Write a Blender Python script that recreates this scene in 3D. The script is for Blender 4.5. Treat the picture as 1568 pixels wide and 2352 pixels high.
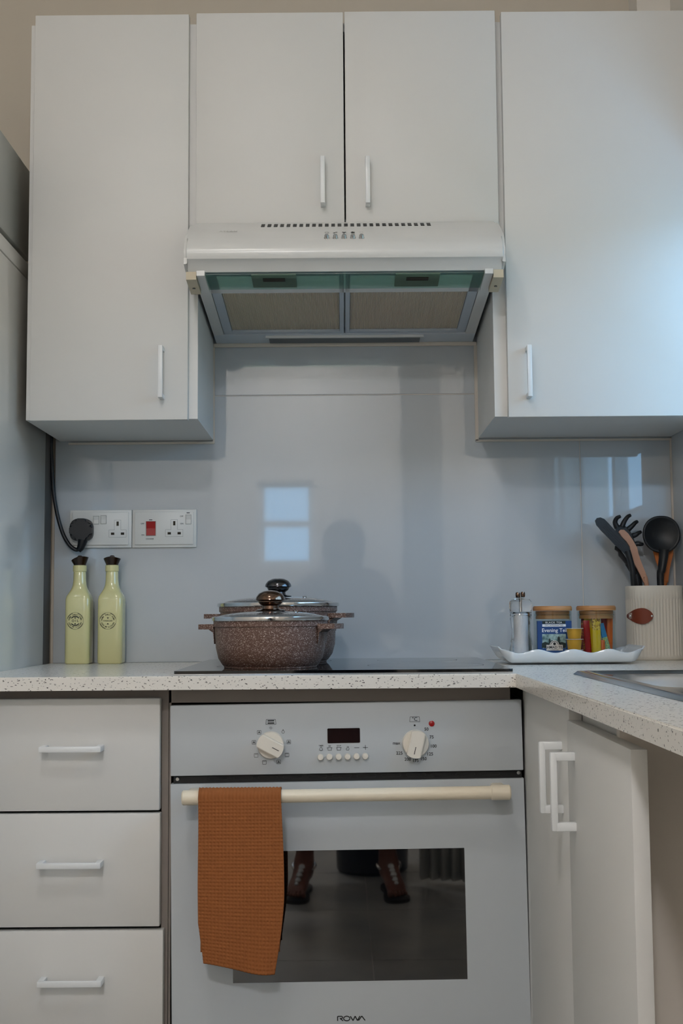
import bpy, bmesh, math, random
from mathutils import Vector, Matrix, Euler
random.seed(7)
PI = math.pi
for o in list(bpy.data.objects): bpy.data.objects.remove(o)
scene = bpy.context.scene
COL = scene.collection
Z0 = 0.90                                   # worktop height

# ------------------------------------------------------------------ camera
FPX, PITCH, YAW, ROLL = 2773.7, 0.0859, -0.0003, -0.0077
CAM = Vector((-0.0089, -2.6433, 0.0974 + Z0))
_f = Vector((math.sin(YAW)*math.cos(PITCH), math.cos(YAW)*math.cos(PITCH), math.sin(PITCH)))
_r = _f.cross(Vector((0, 0, 1))).normalized(); _u = _r.cross(_f)
RT = math.cos(ROLL)*_r + math.sin(ROLL)*_u
UP = -math.sin(ROLL)*_r + math.cos(ROLL)*_u
cd = bpy.data.cameras.new('camera'); cam = bpy.data.objects.new('camera', cd); COL.objects.link(cam)
cd.sensor_fit = 'HORIZONTAL'; cd.sensor_width = 36.0; cd.lens = FPX/1568*36; cd.clip_start = 0.02; cd.clip_end = 300
m = Matrix((RT, UP, -_f)).transposed().to_4x4(); m.translation = CAM; cam.matrix_world = m
scene.camera = cam

# ------------------------------------------------------------------ world and light
w = bpy.data.worlds.new('sky'); scene.world = w; w.use_nodes = True
nt = w.node_tree; bg = nt.nodes['Background']
bg.inputs['Color'].default_value = (0.33, 0.64, 1.0, 1); bg.inputs['Strength'].default_value = 3.3
vs = scene.view_settings; vs.view_transform = 'Standard'; vs.look = 'None'; vs.gamma = 1; vs.use_curve_mapping = False
vs.exposure = 0.96
LAMP_STRENGTH, FILL_LAMP_STRENGTH = 16.0, 82.0

cy = scene.cycles; cy.max_bounces = 8; cy.diffuse_bounces = 4; cy.glossy_bounces = 4; cy.transmission_bounces = 8; cy.transparent_max_bounces = 8; cy.caustics_refractive = True; cy.caustics_reflective = False

def portal(name, loc, rot, sx, sy):         # tells the renderer where daylight enters through a window
    l = bpy.data.lights.new(name, 'AREA'); l.shape = 'RECTANGLE'; l.size = sx; l.size_y = sy
    l.cycles.is_portal = True
    o = bpy.data.objects.new(name, l); COL.objects.link(o); o.location = loc; o.rotation_euler = rot
portal('daylight_portal', (0.90, -0.81, 1.545), (0, PI/2, 0), 0.59, 1.08)
portal('daylight_portal', (-0.335, -4.47, 1.54), (PI/2, 0, 0), 0.5, 0.6)

# ------------------------------------------------------------------ helpers
def P(px, py, x=None, y=None, z=None):
    d = _f + RT*((px-784)/FPX) - UP*((py-1176)/FPX)
    if y is not None: t = (y-CAM.y)/d.y
    elif x is not None: t = (x-CAM.x)/d.x
    else: t = (z-CAM.z)/d.z
    return CAM + d*t
def lin(c):
    return tuple(((v/255)/12.92 if v/255 <= 0.04045 else ((v/255+0.055)/1.055)**2.4) for v in c)
MATS = {}
def mat(name, rgb, rough=0.5, metal=0.0, ior=1.5, trans=0.0, emis=None, estr=0, bump=None, spec=0.5, coat=0, alpha=1, sss=0):
    mt = bpy.data.materials.new(name); mt.use_nodes = True
    b = mt.node_tree.nodes['Principled BSDF']
    b.inputs['Base Color'].default_value = (*lin(rgb), 1); b.inputs['Roughness'].default_value = rough
    b.inputs['Metallic'].default_value = metal; b.inputs['IOR'].default_value = ior
    b.inputs['Transmission Weight'].default_value = trans; b.inputs['Specular IOR Level'].default_value = spec
    b.inputs['Coat Weight'].default_value = coat; b.inputs['Coat Roughness'].default_value = 0.03
    b.inputs['Alpha'].default_value = alpha
    if emis: b.inputs['Emission Color'].default_value = (*lin(emis), 1); b.inputs['Emission Strength'].default_value = estr
    if bump:                                 # (scale, strength, distance)
        n = mt.node_tree.nodes; t = n.new('ShaderNodeTexCoord'); x = n.new('ShaderNodeTexNoise'); x.inputs['Scale'].default_value = bump[0]
        x.inputs['Detail'].default_value = 4
        k = n.new('ShaderNodeBump'); k.inputs['Strength'].default_value = bump[1]; k.inputs['Distance'].default_value = bump[2]
        L = mt.node_tree.links; L.new(t.outputs['Object'], x.inputs['Vector']); L.new(x.outputs['Fac'], k.inputs['Height']); L.new(k.outputs['Normal'], b.inputs['Normal'])
    MATS[name] = mt; return mt
def ramp_color(mt, tex, stops, socket='Base Color', out='Fac', coord='Object', mapping=None):
    nt = mt.node_tree; b = nt.nodes['Principled BSDF']; L = nt.links
    tc = nt.nodes.new('ShaderNodeTexCoord'); r = nt.nodes.new('ShaderNodeValToRGB')
    src = tc.outputs[coord]
    if mapping:
        mp = nt.nodes.new('ShaderNodeMapping'); mp.inputs['Scale'].default_value = mapping; L.new(src, mp.inputs['Vector']); src = mp.outputs['Vector']
    L.new(src, tex.inputs['Vector']); L.new(tex.outputs[out], r.inputs['Fac'])
    e = r.color_ramp.elements
    while len(e) < len(stops): e.new(0.5)
    for i, (p, c) in enumerate(stops): e[i].position = p; e[i].color = (*lin(c), 1)
    if socket: L.new(r.outputs['Color'], b.inputs[socket])
    return r
def tag(o, label=None, cat=None, group=None, kind=None):
    if label: o['label'] = label
    if cat: o['category'] = cat
    if group: o['group'] = group
    if kind: o['kind'] = kind
    return o
def thing(name, label, cat, loc, group=None):
    o = bpy.data.objects.new(name, None); o.empty_display_size = 0.03; COL.objects.link(o); o.location = loc
    return tag(o, label, cat, group)
def obj(name, bm, material, parent=None, smooth=None, label=None):
    me = bpy.data.meshes.new(name)
    bmesh.ops.recalc_face_normals(bm, faces=bm.faces)
    bm.to_mesh(me); bm.free()
    mts = material if isinstance(material, (list, tuple)) else [material]
    for q in mts: me.materials.append(MATS[q] if isinstance(q, str) else q)
    if smooth is not None:
        for p in me.polygons: p.use_smooth = True
        me.set_sharp_from_angle(angle=math.radians(smooth))
    o = bpy.data.objects.new(name, me); COL.objects.link(o)
    if parent:
        o.parent = parent
        base = parent
        off = Vector(parent.location)
        if parent.parent: off = Vector((0, 0, 0))
        if parent.type == 'EMPTY': o.matrix_parent_inverse = Matrix.Translation(-off)
    if label: o['label'] = label
    return o
def B(): return bmesh.new()
def box(bm, x0, x1, y0, y1, z0, z1, bev=0.0, seg=2):
    r = bmesh.ops.create_cube(bm, size=1.0)
    vs = r['verts']
    for v in vs: v.co = Vector(((x0+x1)/2 + v.co.x*(x1-x0), (y0+y1)/2 + v.co.y*(y1-y0), (z0+z1)/2 + v.co.z*(z1-z0)))
    if bev > 0:
        es = {e for v in vs for e in v.link_edges}
        bmesh.ops.bevel(bm, geom=list(es), offset=bev, segments=seg, affect='EDGES', profile=0.5)
    return bm
def BX(*a, **k): return box(B(), *a, **k)
def lathe(bm, prof, c=(0, 0, 0), n=40, axis='z', sx=1, sy=1, expo=2.0):
    """prof: list of (r, h); expo > 2 makes the section a rounded square"""
    rings = []
    for r, h in prof:
        if r < 1e-6: rings.append([bm.verts.new(place(0, 0, h, c, axis))]); continue
        ring = []
        for i in range(n):
            a = 2*PI*(i+0.5)/n; ca, sa = math.cos(a), math.sin(a)
            k = 1.0 if expo == 2.0 else 1.0/((abs(ca)**expo + abs(sa)**expo)**(1/expo))
            ring.append(bm.verts.new(place(r*k*ca*sx, r*k*sa*sy, h, c, axis)))
        rings.append(ring)
    for a, b in zip(rings[:-1], rings[1:]):
        if len(a) == 1 and len(b) == 1: continue
        for i in range(n):
            j = (i+1) % n
            if len(a) == 1: bm.faces.new((a[0], b[i], b[j]))
            elif len(b) == 1: bm.faces.new((a[i], a[j], b[0]))
            else: bm.faces.new((a[i], a[j], b[j], b[i]))
    return bm
def place(x, y, h, c, axis):
    if axis == 'z': return Vector((c[0]+x, c[1]+y, c[2]+h))
    if axis == 'y': return Vector((c[0]+x, c[1]+h, c[2]+y))
    return Vector((c[0]+h, c[1]+x, c[2]+y))
def disc_prof(r, h, b=0.0):
    return [(0, 0), (r-b, 0), (r, b), (r, h-b), (r-b, h), (0, h)] if b else [(0, 0), (r, 0), (r, h), (0, h)]
def tube(bm, pts, r, n=10, closed_ends=True, flat=1.0):
    pts = [Vector(p) for p in pts]; rs = r if isinstance(r, (list, tuple)) else [r]*len(pts)
    rings = []; prev = None
    for i, p in enumerate(pts):
        t = (pts[min(i+1, len(pts)-1)] - pts[max(i-1, 0)]).normalized()
        if prev is None:
            a = t.cross(Vector((0, 0, 1)));
            if a.length < 0.1: a = t.cross(Vector((1, 0, 0)))
            a.normalize()
        else: a = (prev - t*prev.dot(t)).normalized()
        prev = a; b = t.cross(a)
        rings.append([bm.verts.new(p + a*(rs[i]*math.cos(2*PI*k/n)) + b*(rs[i]*flat*math.sin(2*PI*k/n))) for k in range(n)])
    for a, b in zip(rings[:-1], rings[1:]):
        for k in range(n): bm.faces.new((a[k], a[(k+1) % n], b[(k+1) % n], b[k]))
    if closed_ends: bm.faces.new(rings[0]); bm.faces.new(rings[-1])
    return bm
def spline(pts, n=8):
    pts = [Vector(p) for p in pts]; out = []
    for i in range(len(pts)-1):
        p0, p1, p2, p3 = pts[max(i-1, 0)], pts[i], pts[i+1], pts[min(i+2, len(pts)-1)]
        for k in range(n):
            t = k/n; out.append(0.5*((2*p1) + (p2-p0)*t + (2*p0-5*p1+4*p2-p3)*t*t + (3*p1-p0-3*p2+p3)*t**3))
    out.append(pts[-1]); return out
def prism(bm, poly, fn, d0, d1):
    """poly of 2-D points; fn(u, v, d) -> 3-D"""
    a = [bm.verts.new(fn(u, v, d0)) for u, v in poly]; b = [bm.verts.new(fn(u, v, d1)) for u, v in poly]
    n = len(poly); bm.faces.new(a); bm.faces.new(b[::-1])
    for i in range(n): bm.faces.new((a[i], b[i], b[(i+1) % n], a[(i+1) % n]))
    return bm
XZ = lambda u, v, d: Vector((u, d, v))
XY = lambda u, v, d: Vector((u, v, d))
YZ = lambda u, v, d: Vector((d, u, v))
def rrect(x0, x1, y0, y1, r, n=5):
    o = []
    for cx, cy, a0 in ((x1-r, y1-r, 0), (x0+r, y1-r, PI/2), (x0+r, y0+r, PI), (x1-r, y0+r, 1.5*PI)):
        for k in range(n+1):
            a = a0 + PI/2*k/n; o.append((cx+r*math.cos(a), cy+r*math.sin(a)))
    return o
def frame(bm, outer, inner, fn, d0, d1):
    n = len(outer)
    O0 = [bm.verts.new(fn(u, v, d0)) for u, v in outer]; O1 = [bm.verts.new(fn(u, v, d1)) for u, v in outer]
    I0 = [bm.verts.new(fn(u, v, d0)) for u, v in inner]; I1 = [bm.verts.new(fn(u, v, d1)) for u, v in inner]
    for i in range(n):
        j = (i+1) % n
        bm.faces.new((O0[i], O0[j], I0[j], I0[i])); bm.faces.new((O1[i], I1[i], I1[j], O1[j]))
        bm.faces.new((O0[i], O1[i], O1[j], O0[j])); bm.faces.new((I0[i], I0[j], I1[j], I1[i]))
    return bm
_tc = {}
def text_mesh(s, sp=1.0):
    if (s, sp) not in _tc:
        c = bpy.data.curves.new('lettering', 'FONT'); c.body = s; c.align_x = 'CENTER'; c.align_y = 'CENTER'; c.size = 1.0; c.space_character = sp; c.resolution_u = 3; c.offset = 0.012
        o = bpy.data.objects.new('lettering', c); COL.objects.link(o); dg = bpy.context.evaluated_depsgraph_get(); dg.update()
        me = bpy.data.meshes.new_from_object(o.evaluated_get(dg)); bpy.data.objects.remove(o); bpy.data.curves.remove(c); _tc[(s, sp)] = me
    return _tc[(s, sp)]
def text(bm, s, loc, size, rot=0.0, sp=1.0, sx=1.0, base=Matrix.Rotation(PI/2, 4, 'X')):
    """print facing -Y, centred at loc"""
    me = text_mesh(s, sp)
    M = Matrix.Translation(loc) @ base @ Matrix.Rotation(rot, 4, 'Z') @ Matrix.Diagonal((size*sx, size, size, 1))
    vs = [bm.verts.new(M @ v.co) for v in me.vertices]
    for p in me.polygons:
        try: bm.faces.new([vs[i] for i in p.vertices])
        except ValueError: pass
    return bm
def arc_text(bm, s, c, r, size, mid, span, inside=False):
    n = len(s)
    for i, ch in enumerate(s):
        if ch == ' ': continue
        f = (i+0.5)/n-0.5
        if not inside: a = mid - f*span; rot = a - PI/2
        else: a = mid + f*span; rot = a + PI/2
        text(bm, ch, Vector(c) + Vector((r*math.cos(a), 0, r*math.sin(a))), size, rot)
def ring(bm, c, r0, r1, n=32, a0=0, a1=2*PI):
    full = abs(a1-a0-2*PI) < 1e-6; k = n if full else n+1
    A = [bm.verts.new(Vector(c)+Vector((r0*math.cos(a0+(a1-a0)*i/n), 0, r0*math.sin(a0+(a1-a0)*i/n)))) for i in range(k)]
    D = [bm.verts.new(Vector(c)+Vector((r1*math.cos(a0+(a1-a0)*i/n), 0, r1*math.sin(a0+(a1-a0)*i/n)))) for i in range(k)]
    for i in range(n): j = (i+1) % k; bm.faces.new((A[i], A[j], D[j], D[i]))
    return bm
def quad(bm, pts): bm.faces.new([bm.verts.new(Vector(p)) for p in pts]); return bm
def line(bm, a, b, wd):                      # flat printed stroke in a plane y = const
    a, b = Vector(a), Vector(b); t = (b-a).normalized(); n = Vector((-t.z, 0, t.x))*wd/2
    return quad(bm, (a-n, b-n, b+n, a+n))
def structure(name, bm, material, parent=None, smooth=None):
    o = obj(name, bm, material, parent, smooth)
    if not parent: o['kind'] = 'structure'
    return o
def share(name, src, parent, dx=0, dy=0, dz=0):  # another piece on the same mesh data
    o = bpy.data.objects.new(name, src.data); COL.objects.link(o); o.parent = parent
    o.matrix_parent_inverse = src.matrix_parent_inverse.copy(); o.location = (dx, dy, dz); return o

# ------------------------------------------------------------------ materials
mat('white_laminate', (222, 221, 217), 0.5, bump=(350, 0.03, 0.001))
mat('white_edge', (226, 222, 215), 0.45)
mat('carcass_taupe', (148, 138, 130), 0.6, bump=(60, 0.1, 0.002))
mat('panel_taupe', (226, 217, 206), 0.55, bump=(60, 0.1, 0.002))
mat('carcass_white', (226, 225, 221), 0.45)
mat('handle_white', (236, 238, 238), 0.3)
mat('plaster', (212, 202, 186), 0.9, bump=(40, 0.1, 0.002))
mat('plaster_pale', (236, 230, 220), 0.9)
mat('ceiling_white', (232, 230, 225), 0.9)
mat('grout', (214, 208, 200), 0.8)
mat('sealant', (214, 205, 192), 0.6)
mat('appliance_white', (196, 202, 206), 0.42, bump=(900, 0.05, 0.0004))
mat('hood_white', (222, 222, 219), 0.25)
mat('hood_under', (205, 212, 218), 0.4)
mat('hood_frame', (190, 198, 206), 0.5)
mat('filter_mesh', (224, 211, 192), 0.6)
mat('latch_olive', (140, 146, 126), 0.45)

mat('lens_smoke', (96, 100, 102), 0.35)
mat('beige_plastic', (202, 190, 164), 0.5)
mat('chrome', (205, 205, 205), 0.12, metal=1.0)
mat('bronze_chrome', (120, 98, 84), 0.14, metal=1.0)
mat('dark_chrome', (92, 92, 95), 0.16, metal=1.0)
mat('steel', (200, 203, 206), 0.16, metal=1.0)
mat('black', (8, 8, 9), 0.5)
mat('black_gloss', (6, 7, 9), 0.04, ior=1.6)
mat('oven_glass', (7, 9, 12), 0.02, ior=2.4)
mat('print_black', (14, 14, 16), 0.6)
mat('print_grey', (120, 120, 118), 0.6)
mat('print_faint', (158, 157, 150), 0.5)
mat('print_white', (235, 236, 238), 0.6)
mat('knob_cream', (234, 228, 216), 0.28)
mat('bar_cream', (240, 228, 204), 0.35)
mat('red_plastic', (170, 8, 14), 0.3)
mat('display', (34, 20, 20), 0.12)
mat('socket_white', (232, 230, 224), 0.35)
mat('slot_dark', (46, 38, 20), 0.7)
mat('rubber_black', (16, 18, 22), 0.42)
mat('silicone_black', (20, 23, 27), 0.48, bump=(300, 0.05, 0.001))
mat('bottle_cream', (222, 214, 156), 0.16, coat=0.5)
mat('pourer_brown', (48, 28, 14), 0.18, trans=0.25)
mat('tray_white', (228, 232, 234), 0.12, coat=0.4)
mat('canister_cream', (216, 208, 194), 0.5)
mat('leather', (120, 46, 14), 0.55, bump=(220, 0.25, 0.001))
def thin_glass(name, tint):                # clear thin-walled glass with edge reflections
    g = bpy.data.materials.new(name); g.use_nodes = True; MATS[name] = g; n = g.node_tree.nodes; L = g.node_tree.links
    n.remove(n['Principled BSDF']); t = n.new('ShaderNodeBsdfTransparent'); t.inputs['Color'].default_value = (*lin(tint), 1)
    gl = n.new('ShaderNodeBsdfGlossy'); gl.inputs['Roughness'].default_value = 0.01; lw = n.new('ShaderNodeLayerWeight'); lw.inputs['Blend'].default_value = 0.5; pw = n.new('ShaderNodeMath'); pw.operation = 'POWER'; pw.inputs[1].default_value = 4.0; L.new(lw.outputs['Facing'], pw.inputs[0])
    f = n.new('ShaderNodeMath'); f.operation = 'MULTIPLY_ADD'; f.inputs[1].default_value = 0.55; f.inputs[2].default_value = 0.03; L.new(pw.outputs[0], f.inputs[0])
    mx = n.new('ShaderNodeMixShader'); L.new(f.outputs[0], mx.inputs[0]); L.new(t.outputs[0], mx.inputs[1]); L.new(gl.outputs[0], mx.inputs[2]); L.new(mx.outputs[0], n['Material Output'].inputs['Surface'])
thin_glass('glass', (244, 248, 248))
mat('acrylic', (255, 255, 255), 0.03, trans=1.0, ior=1.47)
mat('salt', (250, 250, 250), 0.75, bump=(700, 0.4, 0.002))
mat('tea_blue', (18, 66, 124), 0.4)
mat('tea_green', (22, 40, 38), 0.4)
mat('capsule_gold', (214, 162, 52), 0.3, metal=0.35)
mat('capsule_lid', (214, 206, 196), 0.35)
mat('sachet_red', (176, 18, 14), 0.22)
mat('sachet_orange', (224, 100, 18), 0.25)
mat('towel', (152, 90, 44), 0.92)
mat('lamp_glow', (255, 255, 255), 0.6, emis=(255, 251, 247), estr=LAMP_STRENGTH)
mat('fill_lamp_glow', (255, 255, 255), 0.6, emis=(253, 252, 255), estr=FILL_LAMP_STRENGTH)  # glow of the added fill lamp
mat('lamp_base', (235, 232, 226), 0.5)
mat('curtain', (232, 232, 228), 0.9)
mat('bin_dark', (22, 28, 38), 0.3)
mat('skin', (112, 62, 44), 0.5)
mat('dress', (46, 52, 62), 0.85)
mat('hair', (18, 14, 12), 0.55)
mat('sandal', (34, 26, 24), 0.5)
mat('hill', (118, 108, 84), 0.95)
mat('pink_wood', (188, 142, 116), 0.6, bump=(160, 0.15, 0.001))
# wall tiles: very smooth glazed grey with a faint cloud
t = mat('wall_tile', (176, 181, 184), 0.035, ior=1.62)
n = t.node_tree.nodes.new('ShaderNodeTexNoise'); n.inputs['Scale'].default_value = 1.6; n.inputs['Detail'].default_value = 3
ramp_color(t, n, [(0.3, (184, 191, 196)), (0.7, (192, 196, 198))])
# floor tiles
t = mat('floor_tile', (150, 150, 148), 0.3)
n = t.node_tree.nodes.new('ShaderNodeTexNoise'); n.inputs['Scale'].default_value = 5; n.inputs['Detail'].default_value = 6
ramp_color(t, n, [(0.3, (138, 139, 140)), (0.7, (168, 166, 160))])
# worktop: white engineered stone with grey and black grit
t = mat('worktop_stone', (222, 218, 210), 0.22, ior=1.45)
nt = t.node_tree; tc = nt.nodes.new('ShaderNodeTexCoord'); bs = nt.nodes['Principled BSDF']
def grit(scale, lo, hi, seed):
    v = nt.nodes.new('ShaderNodeTexVoronoi'); v.inputs['Scale'].default_value = scale; v.inputs['Randomness'].default_value = 1
    mp = nt.nodes.new('ShaderNodeMapping'); mp.inputs['Location'].default_value = (seed, seed*2, seed*3); mp.inputs['Scale'].default_value = (1, 1, 1.6)
    nt.links.new(tc.outputs['Object'], mp.inputs['Vector'])
    ns = nt.nodes.new('ShaderNodeTexNoise'); ns.inputs['Scale'].default_value = scale*1.3
    nt.links.new(mp.outputs['Vector'], ns.inputs['Vector'])
    mx = nt.nodes.new('ShaderNodeVectorMath'); mx.operation = 'MULTIPLY_ADD'; nt.links.new(ns.outputs['Color'], mx.inputs[0]); mx.inputs[1].default_value = (0.010, 0.010, 0.010); nt.links.new(mp.outputs['Vector'], mx.inputs[2])
    nt.links.new(mx.outputs['Vector'], v.inputs['Vector'])
    mr = nt.nodes.new('ShaderNodeMapRange'); mr.inputs['From Min'].default_value = lo; mr.inputs['From Max'].default_value = hi; mr.inputs['To Min'].default_value = 1; mr.inputs['To Max'].default_value = 0
    nt.links.new(v.outputs['Distance'], mr.inputs['Value']); return mr.outputs['Result']
def mixc(fac, a, b):
    mx = nt.nodes.new('ShaderNodeMix'); mx.data_type = 'RGBA'; nt.links.new(fac, mx.inputs[0])
    if isinstance(a, tuple): mx.inputs[6].default_value = (*lin(a), 1)
    else: nt.links.new(a, mx.inputs[6])
    mx.inputs[7].default_value = (*lin(b), 1); return mx.outputs[2]
c1 = mixc(grit(120, 0.15, 0.22, 1.0), (236, 231, 222), (120, 116, 110))
c2 = mixc(grit(150, 0.13, 0.18, 4.0), c1, (62, 58, 54))
nt.links.new(c2, bs.inputs['Base Color'])
# pots: brown stone coating with pale flecks
t = mat('pot_stone', (104, 72, 60), 0.42)
nt = t.node_tree; tc = nt.nodes.new('ShaderNodeTexCoord'); bs = nt.nodes['Principled BSDF']
c1 = mixc(grit(300, 0.24, 0.31, 2.0), (98, 70, 58), (214, 198, 188))
c2 = mixc(grit(480, 0.16, 0.22, 7.0), c1, (170, 146, 134)); nt.links.new(c2, bs.inputs['Base Color'])
# lid wood
t = mat('bamboo', (190, 130, 78), 0.5)
n = t.node_tree.nodes.new('ShaderNodeTexNoise'); n.inputs['Scale'].default_value = 12; n.inputs['Detail'].default_value = 4
ramp_color(t, n, [(0.3, (172, 112, 64)), (0.7, (204, 148, 94))], mapping=(1, 1, 22))
def pattern(name, base, spot, scale, lo, hi):
    global nt, tc
    t = mat(name, base, 0.3); nt = t.node_tree; tc = nt.nodes.new('ShaderNodeTexCoord')
    nt.links.new(mixc(grit(scale, lo, hi, 3.0), base, spot), nt.nodes['Principled BSDF'].inputs['Base Color'])
pattern('sachet_speckle', (236, 196, 70), (104, 30, 14), 260, 0.34, 0.46)
pattern('sachet_red_speckle', (150, 30, 16), (226, 150, 40), 240, 0.3, 0.4)
mat('sachet_yellow', (238, 196, 20), 0.25)
pattern('sachet_flower', (190, 206, 120), (30, 110, 150), 330, 0.36, 0.48)
mat('sachet_blue', (36, 132, 184), 0.25)
t = mat('tea_picture', (110, 140, 130), 0.4)
n = t.node_tree.nodes.new('ShaderNodeTexNoise'); n.inputs['Scale'].default_value = 120; n.inputs['Detail'].default_value = 5
ramp_color(t, n, [(0.35, (70, 104, 104)), (0.65, (168, 194, 190))])

# ------------------------------------------------------------------ the room
XL, XR, YF, ZC = -1.45, 0.7184, -4.4, 2.62
WB = structure('wall_back', BX(XL-0.1, XR+0.25, 0.012, 0.14, 0, ZC), 'plaster')
# big glazed slabs on the back wall, thin pale joints between them
JX = P(1335, 1200, y=0).x; JZ = P(790, 907, y=0).z; TX = P(124, 1300, y=0).x
def tile(parent, x0, x1, z0, z1, y0=0.0, y1=0.010):
    return obj('tile', BX(x0, x1, y0, y1, z0, z1, bev=0.0006, seg=1), 'wall_tile', parent)
g = 0.0011
tile(WB, TX, JX-g, Z0, JZ-g); tile(WB, JX+g, XR-g, Z0, JZ-g)
tile(WB, TX, JX-g, JZ+g, 2.06); tile(WB, JX+g, XR-g, JZ+g, 2.06)
obj('grout', BX(TX, XR, 0.0015, 0.011, Z0, 2.06), 'grout', WB)
# right wall with the window over the sink
WY0, WY1, WZ0, WZ1 = -1.35, -0.27, 1.25, 1.84
bm = B()
box(bm, XR+0.012, XR+0.16, YF-0.1, WY0, 0, ZC); box(bm, XR+0.012, XR+0.16, WY1, 0.14, 0, ZC)
box(bm, XR+0.012, XR+0.16, WY0, WY1, 0, WZ0); box(bm, XR+0.012, XR+0.16, WY0, WY1, WZ1, ZC)
WR = structure('wall_right', bm, 'plaster_pale')
def tile_r(y0, y1, z0, z1): return obj('tile', BX(XR, XR+0.010, y0, y1, z0, z1, bev=0.0006, seg=1), 'wall_tile', WR)
tile_r(WY1+g, -g, Z0, JZ-g); tile_r(WY1+g, -g, JZ+g, 2.06)
tile_r(-0.90, WY1-g, Z0, WZ0-g); tile_r(-1.50, -0.90-2*g, Z0, WZ0-g); tile_r(-2.0, -1.50-2*g, Z0, WZ0-g)
obj('grout', BX(XR+0.0015, XR+0.011, -2.0, 0, Z0, WZ0-0.002), 'grout', WR)
vg = bpy.data.materials.new('visor_glass'); vg.use_nodes = True; MATS['visor_glass'] = vg       # thin green-tinted sheet
_n = vg.node_tree.nodes; _n.remove(_n['Principled BSDF']); tr = _n.new('ShaderNodeBsdfTransparent'); tr.inputs['Color'].default_value = (*lin((226, 242, 236)), 1)
gl = _n.new('ShaderNodeBsdfGlossy'); gl.inputs['Roughness'].default_value = 0.4; mxs = _n.new('ShaderNodeMixShader'); mxs.inputs[0].default_value = 0.05
_L = vg.node_tree.links; _L.new(tr.outputs[0], mxs.inputs[1]); _L.new(gl.outputs[0], mxs.inputs[2]); _L.new(mxs.outputs[0], _n['Material Output'].inputs['Surface'])
def window(name, fn, u0, u1, v0, v1, mull, d0, d1):
    fr = B(); t_ = 0.035
    frame(fr, [(u0, v0), (u1, v0), (u1, v1), (u0, v1)], [(u0+t_, v0+t_), (u1-t_, v0+t_), (u1-t_, v1-t_), (u0+t_, v1-t_)], fn, d0, d1)
    W_ = structure(name, fr, 'handle_white')
    for kind, q in mull:
        if kind == 'v': prism(bm_ := B(), [(q-0.018, v0+t_), (q+0.018, v0+t_), (q+0.018, v1-t_), (q-0.018, v1-t_)], fn, d0+0.005, d1-0.005)
        else: prism(bm_ := B(), [(u0+t_, q-0.018), (u1-t_, q-0.018), (u1-t_, q+0.018), (u0+t_, q+0.018)], fn, d0+0.005, d1-0.005)
        obj('mullion', bm_, 'handle_white', W_)
    us = sorted([u0+t_, u1-t_]+[q for k_, q in mull if k_ == 'v']); vs_ = sorted([v0+t_, v1-t_]+[q for k_, q in mull if k_ == 'h'])
    for a, b in zip(us[:-1], us[1:]):
        for c_, d_ in zip(vs_[:-1], vs_[1:]):
            obj('pane', prism(B(), [(a, c_), (b, c_), (b, d_), (a, d_)], fn, (d0+d1)/2-0.002, (d0+d1)/2+0.002), 'window_glass', W_)
    return W_
g_ = bpy.data.materials.new('window_glass'); g_.use_nodes = True; MATS['window_glass'] = g_    # thin clear pane
_n = g_.node_tree.nodes; _n.remove(_n['Principled BSDF']); tr = _n.new('ShaderNodeBsdfTransparent'); gl = _n.new('ShaderNodeBsdfGlossy'); gl.inputs['Roughness'].default_value = 0
mxs = _n.new('ShaderNodeMixShader'); mxs.inputs[0].default_value = 0.07
_L = g_.node_tree.links; _L.new(tr.outputs[0], mxs.inputs[1]); _L.new(gl.outputs[0], mxs.inputs[2]); _L.new(mxs.outputs[0], _n['Material Output'].inputs['Surface'])
W1 = window('window_1', YZ, WY0, WY1, WZ0, WZ1, [('v', -0.46), ('v', -0.90)], XR+0.07, XR+0.12)
# wall behind the camera with its small two-pane window
u0, u1, v0, v1 = -0.50, -0.17, 1.29, 1.79
bm = B(); box(bm, XL-0.1, u0, YF-0.12, YF, 0, ZC); box(bm, u1, XR+0.16, YF-0.12, YF, 0, ZC); box(bm, u0, u1, YF-0.12, YF, 0, v0); box(bm, u0, u1, YF-0.12, YF, v1, ZC)
structure('wall_front', bm, 'plaster_pale')
window('window_2', XZ, u0, u1, v0, v1, [('h', 1.54)], YF-0.09, YF-0.04)
structure('wall_left', BX(XL-0.1, XL, YF-0.1, 0.14, 0, ZC), 'plaster_pale')
structure('ceiling', BX(XL-0.1, XR+0.16, YF-0.1, 0.14, ZC, ZC+0.1), 'ceiling_white')
FL = structure('floor', BX(XL-0.1, XR+0.16, YF-0.1, 0.14, -0.1, -0.004), 'grout')
tx = [XL, -1.13, -0.53, 0.07, 0.67, XR]; ty = [YF, -3.92, -3.32, -2.72, -2.12, -1.52, -0.92, -0.32, 0.0]
for a, b in zip(tx[:-1], tx[1:]):
    for c, d in zip(ty[:-1], ty[1:]):
        obj('tile', BX(a+0.0015, b-0.0015, c+0.0015, d-0.0015, -0.012, 0.0), 'floor_tile', FL)
# boxed pipe chase in the corner above the cabinets
structure('trim_1', BX(P(1462, 14, y=-0.06).x, XR+0.012, -0.06, 0.012, 2.07, ZC), 'plaster_pale')
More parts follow.
